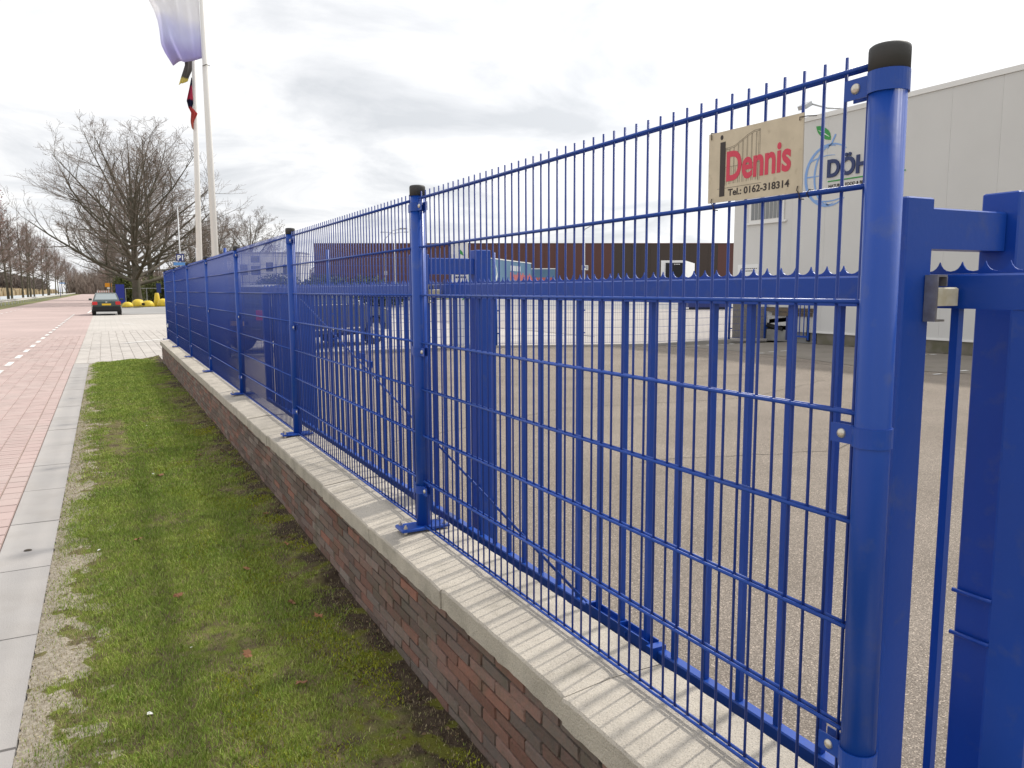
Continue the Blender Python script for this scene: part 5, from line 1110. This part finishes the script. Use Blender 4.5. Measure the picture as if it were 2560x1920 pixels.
for k in range(14): MB().box(-1.9 + k * .28, -1.9 + k * .28 + .27, -.03, .03, 1.1, 1.6).build('stripe', m_pale_red if k % 2 else m_wht, t_)
for s_ in (-1.6, 1.7): MB().box(s_ - .05, s_ + .05, .035, .1, 0, 2).build('leg', m_galv, t_)
t_ = thing('street_name_sign', 'slim post with a tiny blue street sign on the far left verge', 'sign', (-10.2, 245, 0)); MB().tube([(0, 0, 0), (0, 0, 3.9)], .07, 6).build('post', m_navy, t_); MB().box(-.1, 1.2, -.05, 0, 3.5, 3.8).build('plate', m_lblue, t_)

# ------------------------------------------------------------------ litter and dead leaves on the verge
def leafmesh(sd):
    rg = random.Random(sd); pts_ = [(0, 0), (.010, .006), (.013, .015), (.022, .016), (.018, .026), (.026, .036), (.014, .038), (.006, .052), (-.004, .040), (-.016, .036), (-.012, .026), (-.022, .018), (-.010, .014), (-.008, .005)]
    v = [(0, .024, .006)] + [(a * rg.uniform(.85, 1.2), c * rg.uniform(.9, 1.1), rg.uniform(0, .014)) for a, c in pts_]; n_ = len(pts_)
    v2 = [(a, c, z - .001) for a, c, z in v]; return MB().add(v, [(0, 1 + k, 1 + (k + 1) % n_) for k in range(n_)])
lms = [leafmesh(k).mesh('dead_leaf', m_deadleaf) for k in range(4)]
lp = [(.33, 6.9, 'brown curled leaf lying on the grass in the middle of the verge'), (.83, 3.55, 'reddish dead leaf at the foot of the wall near the camera'), (.72, 3.8, 'brown leaf on bare soil left of the wall foot'), (.60, 4.35, 'dull brown leaf half hidden in grass near the soil strip'), (.90, 4.6, 'dead leaf against the bricks halfway along the near wall'), (.88, 5.3, 'small dead leaf under the coping further along the wall'), (.22, 4.1, 'pale brown leaf in the grass centre'), (.46, 3.25, 'dead leaf in the thick grass near the bottom edge'), (.70, 7.6, 'dark leaf on the soil where the wall recedes'), (.08, 5.2, 'light brown leaf near the sandy side of the verge'), (.80, 9.4, 'reddish leaf on the dark soil far along the wall'), (.62, 2.95, 'leaf beside the yellow moss at the bottom of the view')]
for i, (x, y_, lb) in enumerate(lp):
    o = place('dead_leaf', lms[i % 4], loc=(x, y_, verge_h(x, y_) + .012)); s_ = 1.3 if i == 0 else 1.0; o.scale = (s_, s_, s_); o.rotation_euler = (random.uniform(-.3, .3), random.uniform(-.3, .3), i * 1.9); tag(o, lb, 'leaf', 'dead leaves on the verge')
lit = MB().add([(0, 0, 0), (.03, .004, .004), (.034, .016, .001), (.012, .02, .006), (.002, .014, .002)], [(0, 1, 2, 3, 4)]).mesh('paper_scrap', m_litter)
for i, (x, y_, lb) in enumerate(((-.12, 5.05, 'white paper scrap near the tiles'), (.35, 9.6, 'white scrap far along the middle of the verge'), (.78, 6.5, 'small white scrap on the soil by the wall'), (.25, 3.5, 'white scrap in the nearest grass'), (.27, 7.05, 'white scrap beside the curled brown leaf'), (.05, 3.0, 'pale paper scrap at the bottom left of the verge'))):
    o = place('paper_scrap', lit, loc=(x, y_, verge_h(x, y_) + .014)); o.rotation_euler = (.25, .3 * (i % 3) - .2, i * 1.3); o.scale = (.55 + .1 * (i % 3),) * 3; tag(o, lb, 'litter', 'paper scraps on the verge')
st_ = MB().dome((0, 0, 0), .018, .009, 12, 4).build('pebble', m_stone, smooth=True); st_.location = (-.492, 5.36, .003); st_.scale = (1.25, .8, 1); tag(st_, 'dark flat pebble lying on the grey concrete tiles', 'stone')
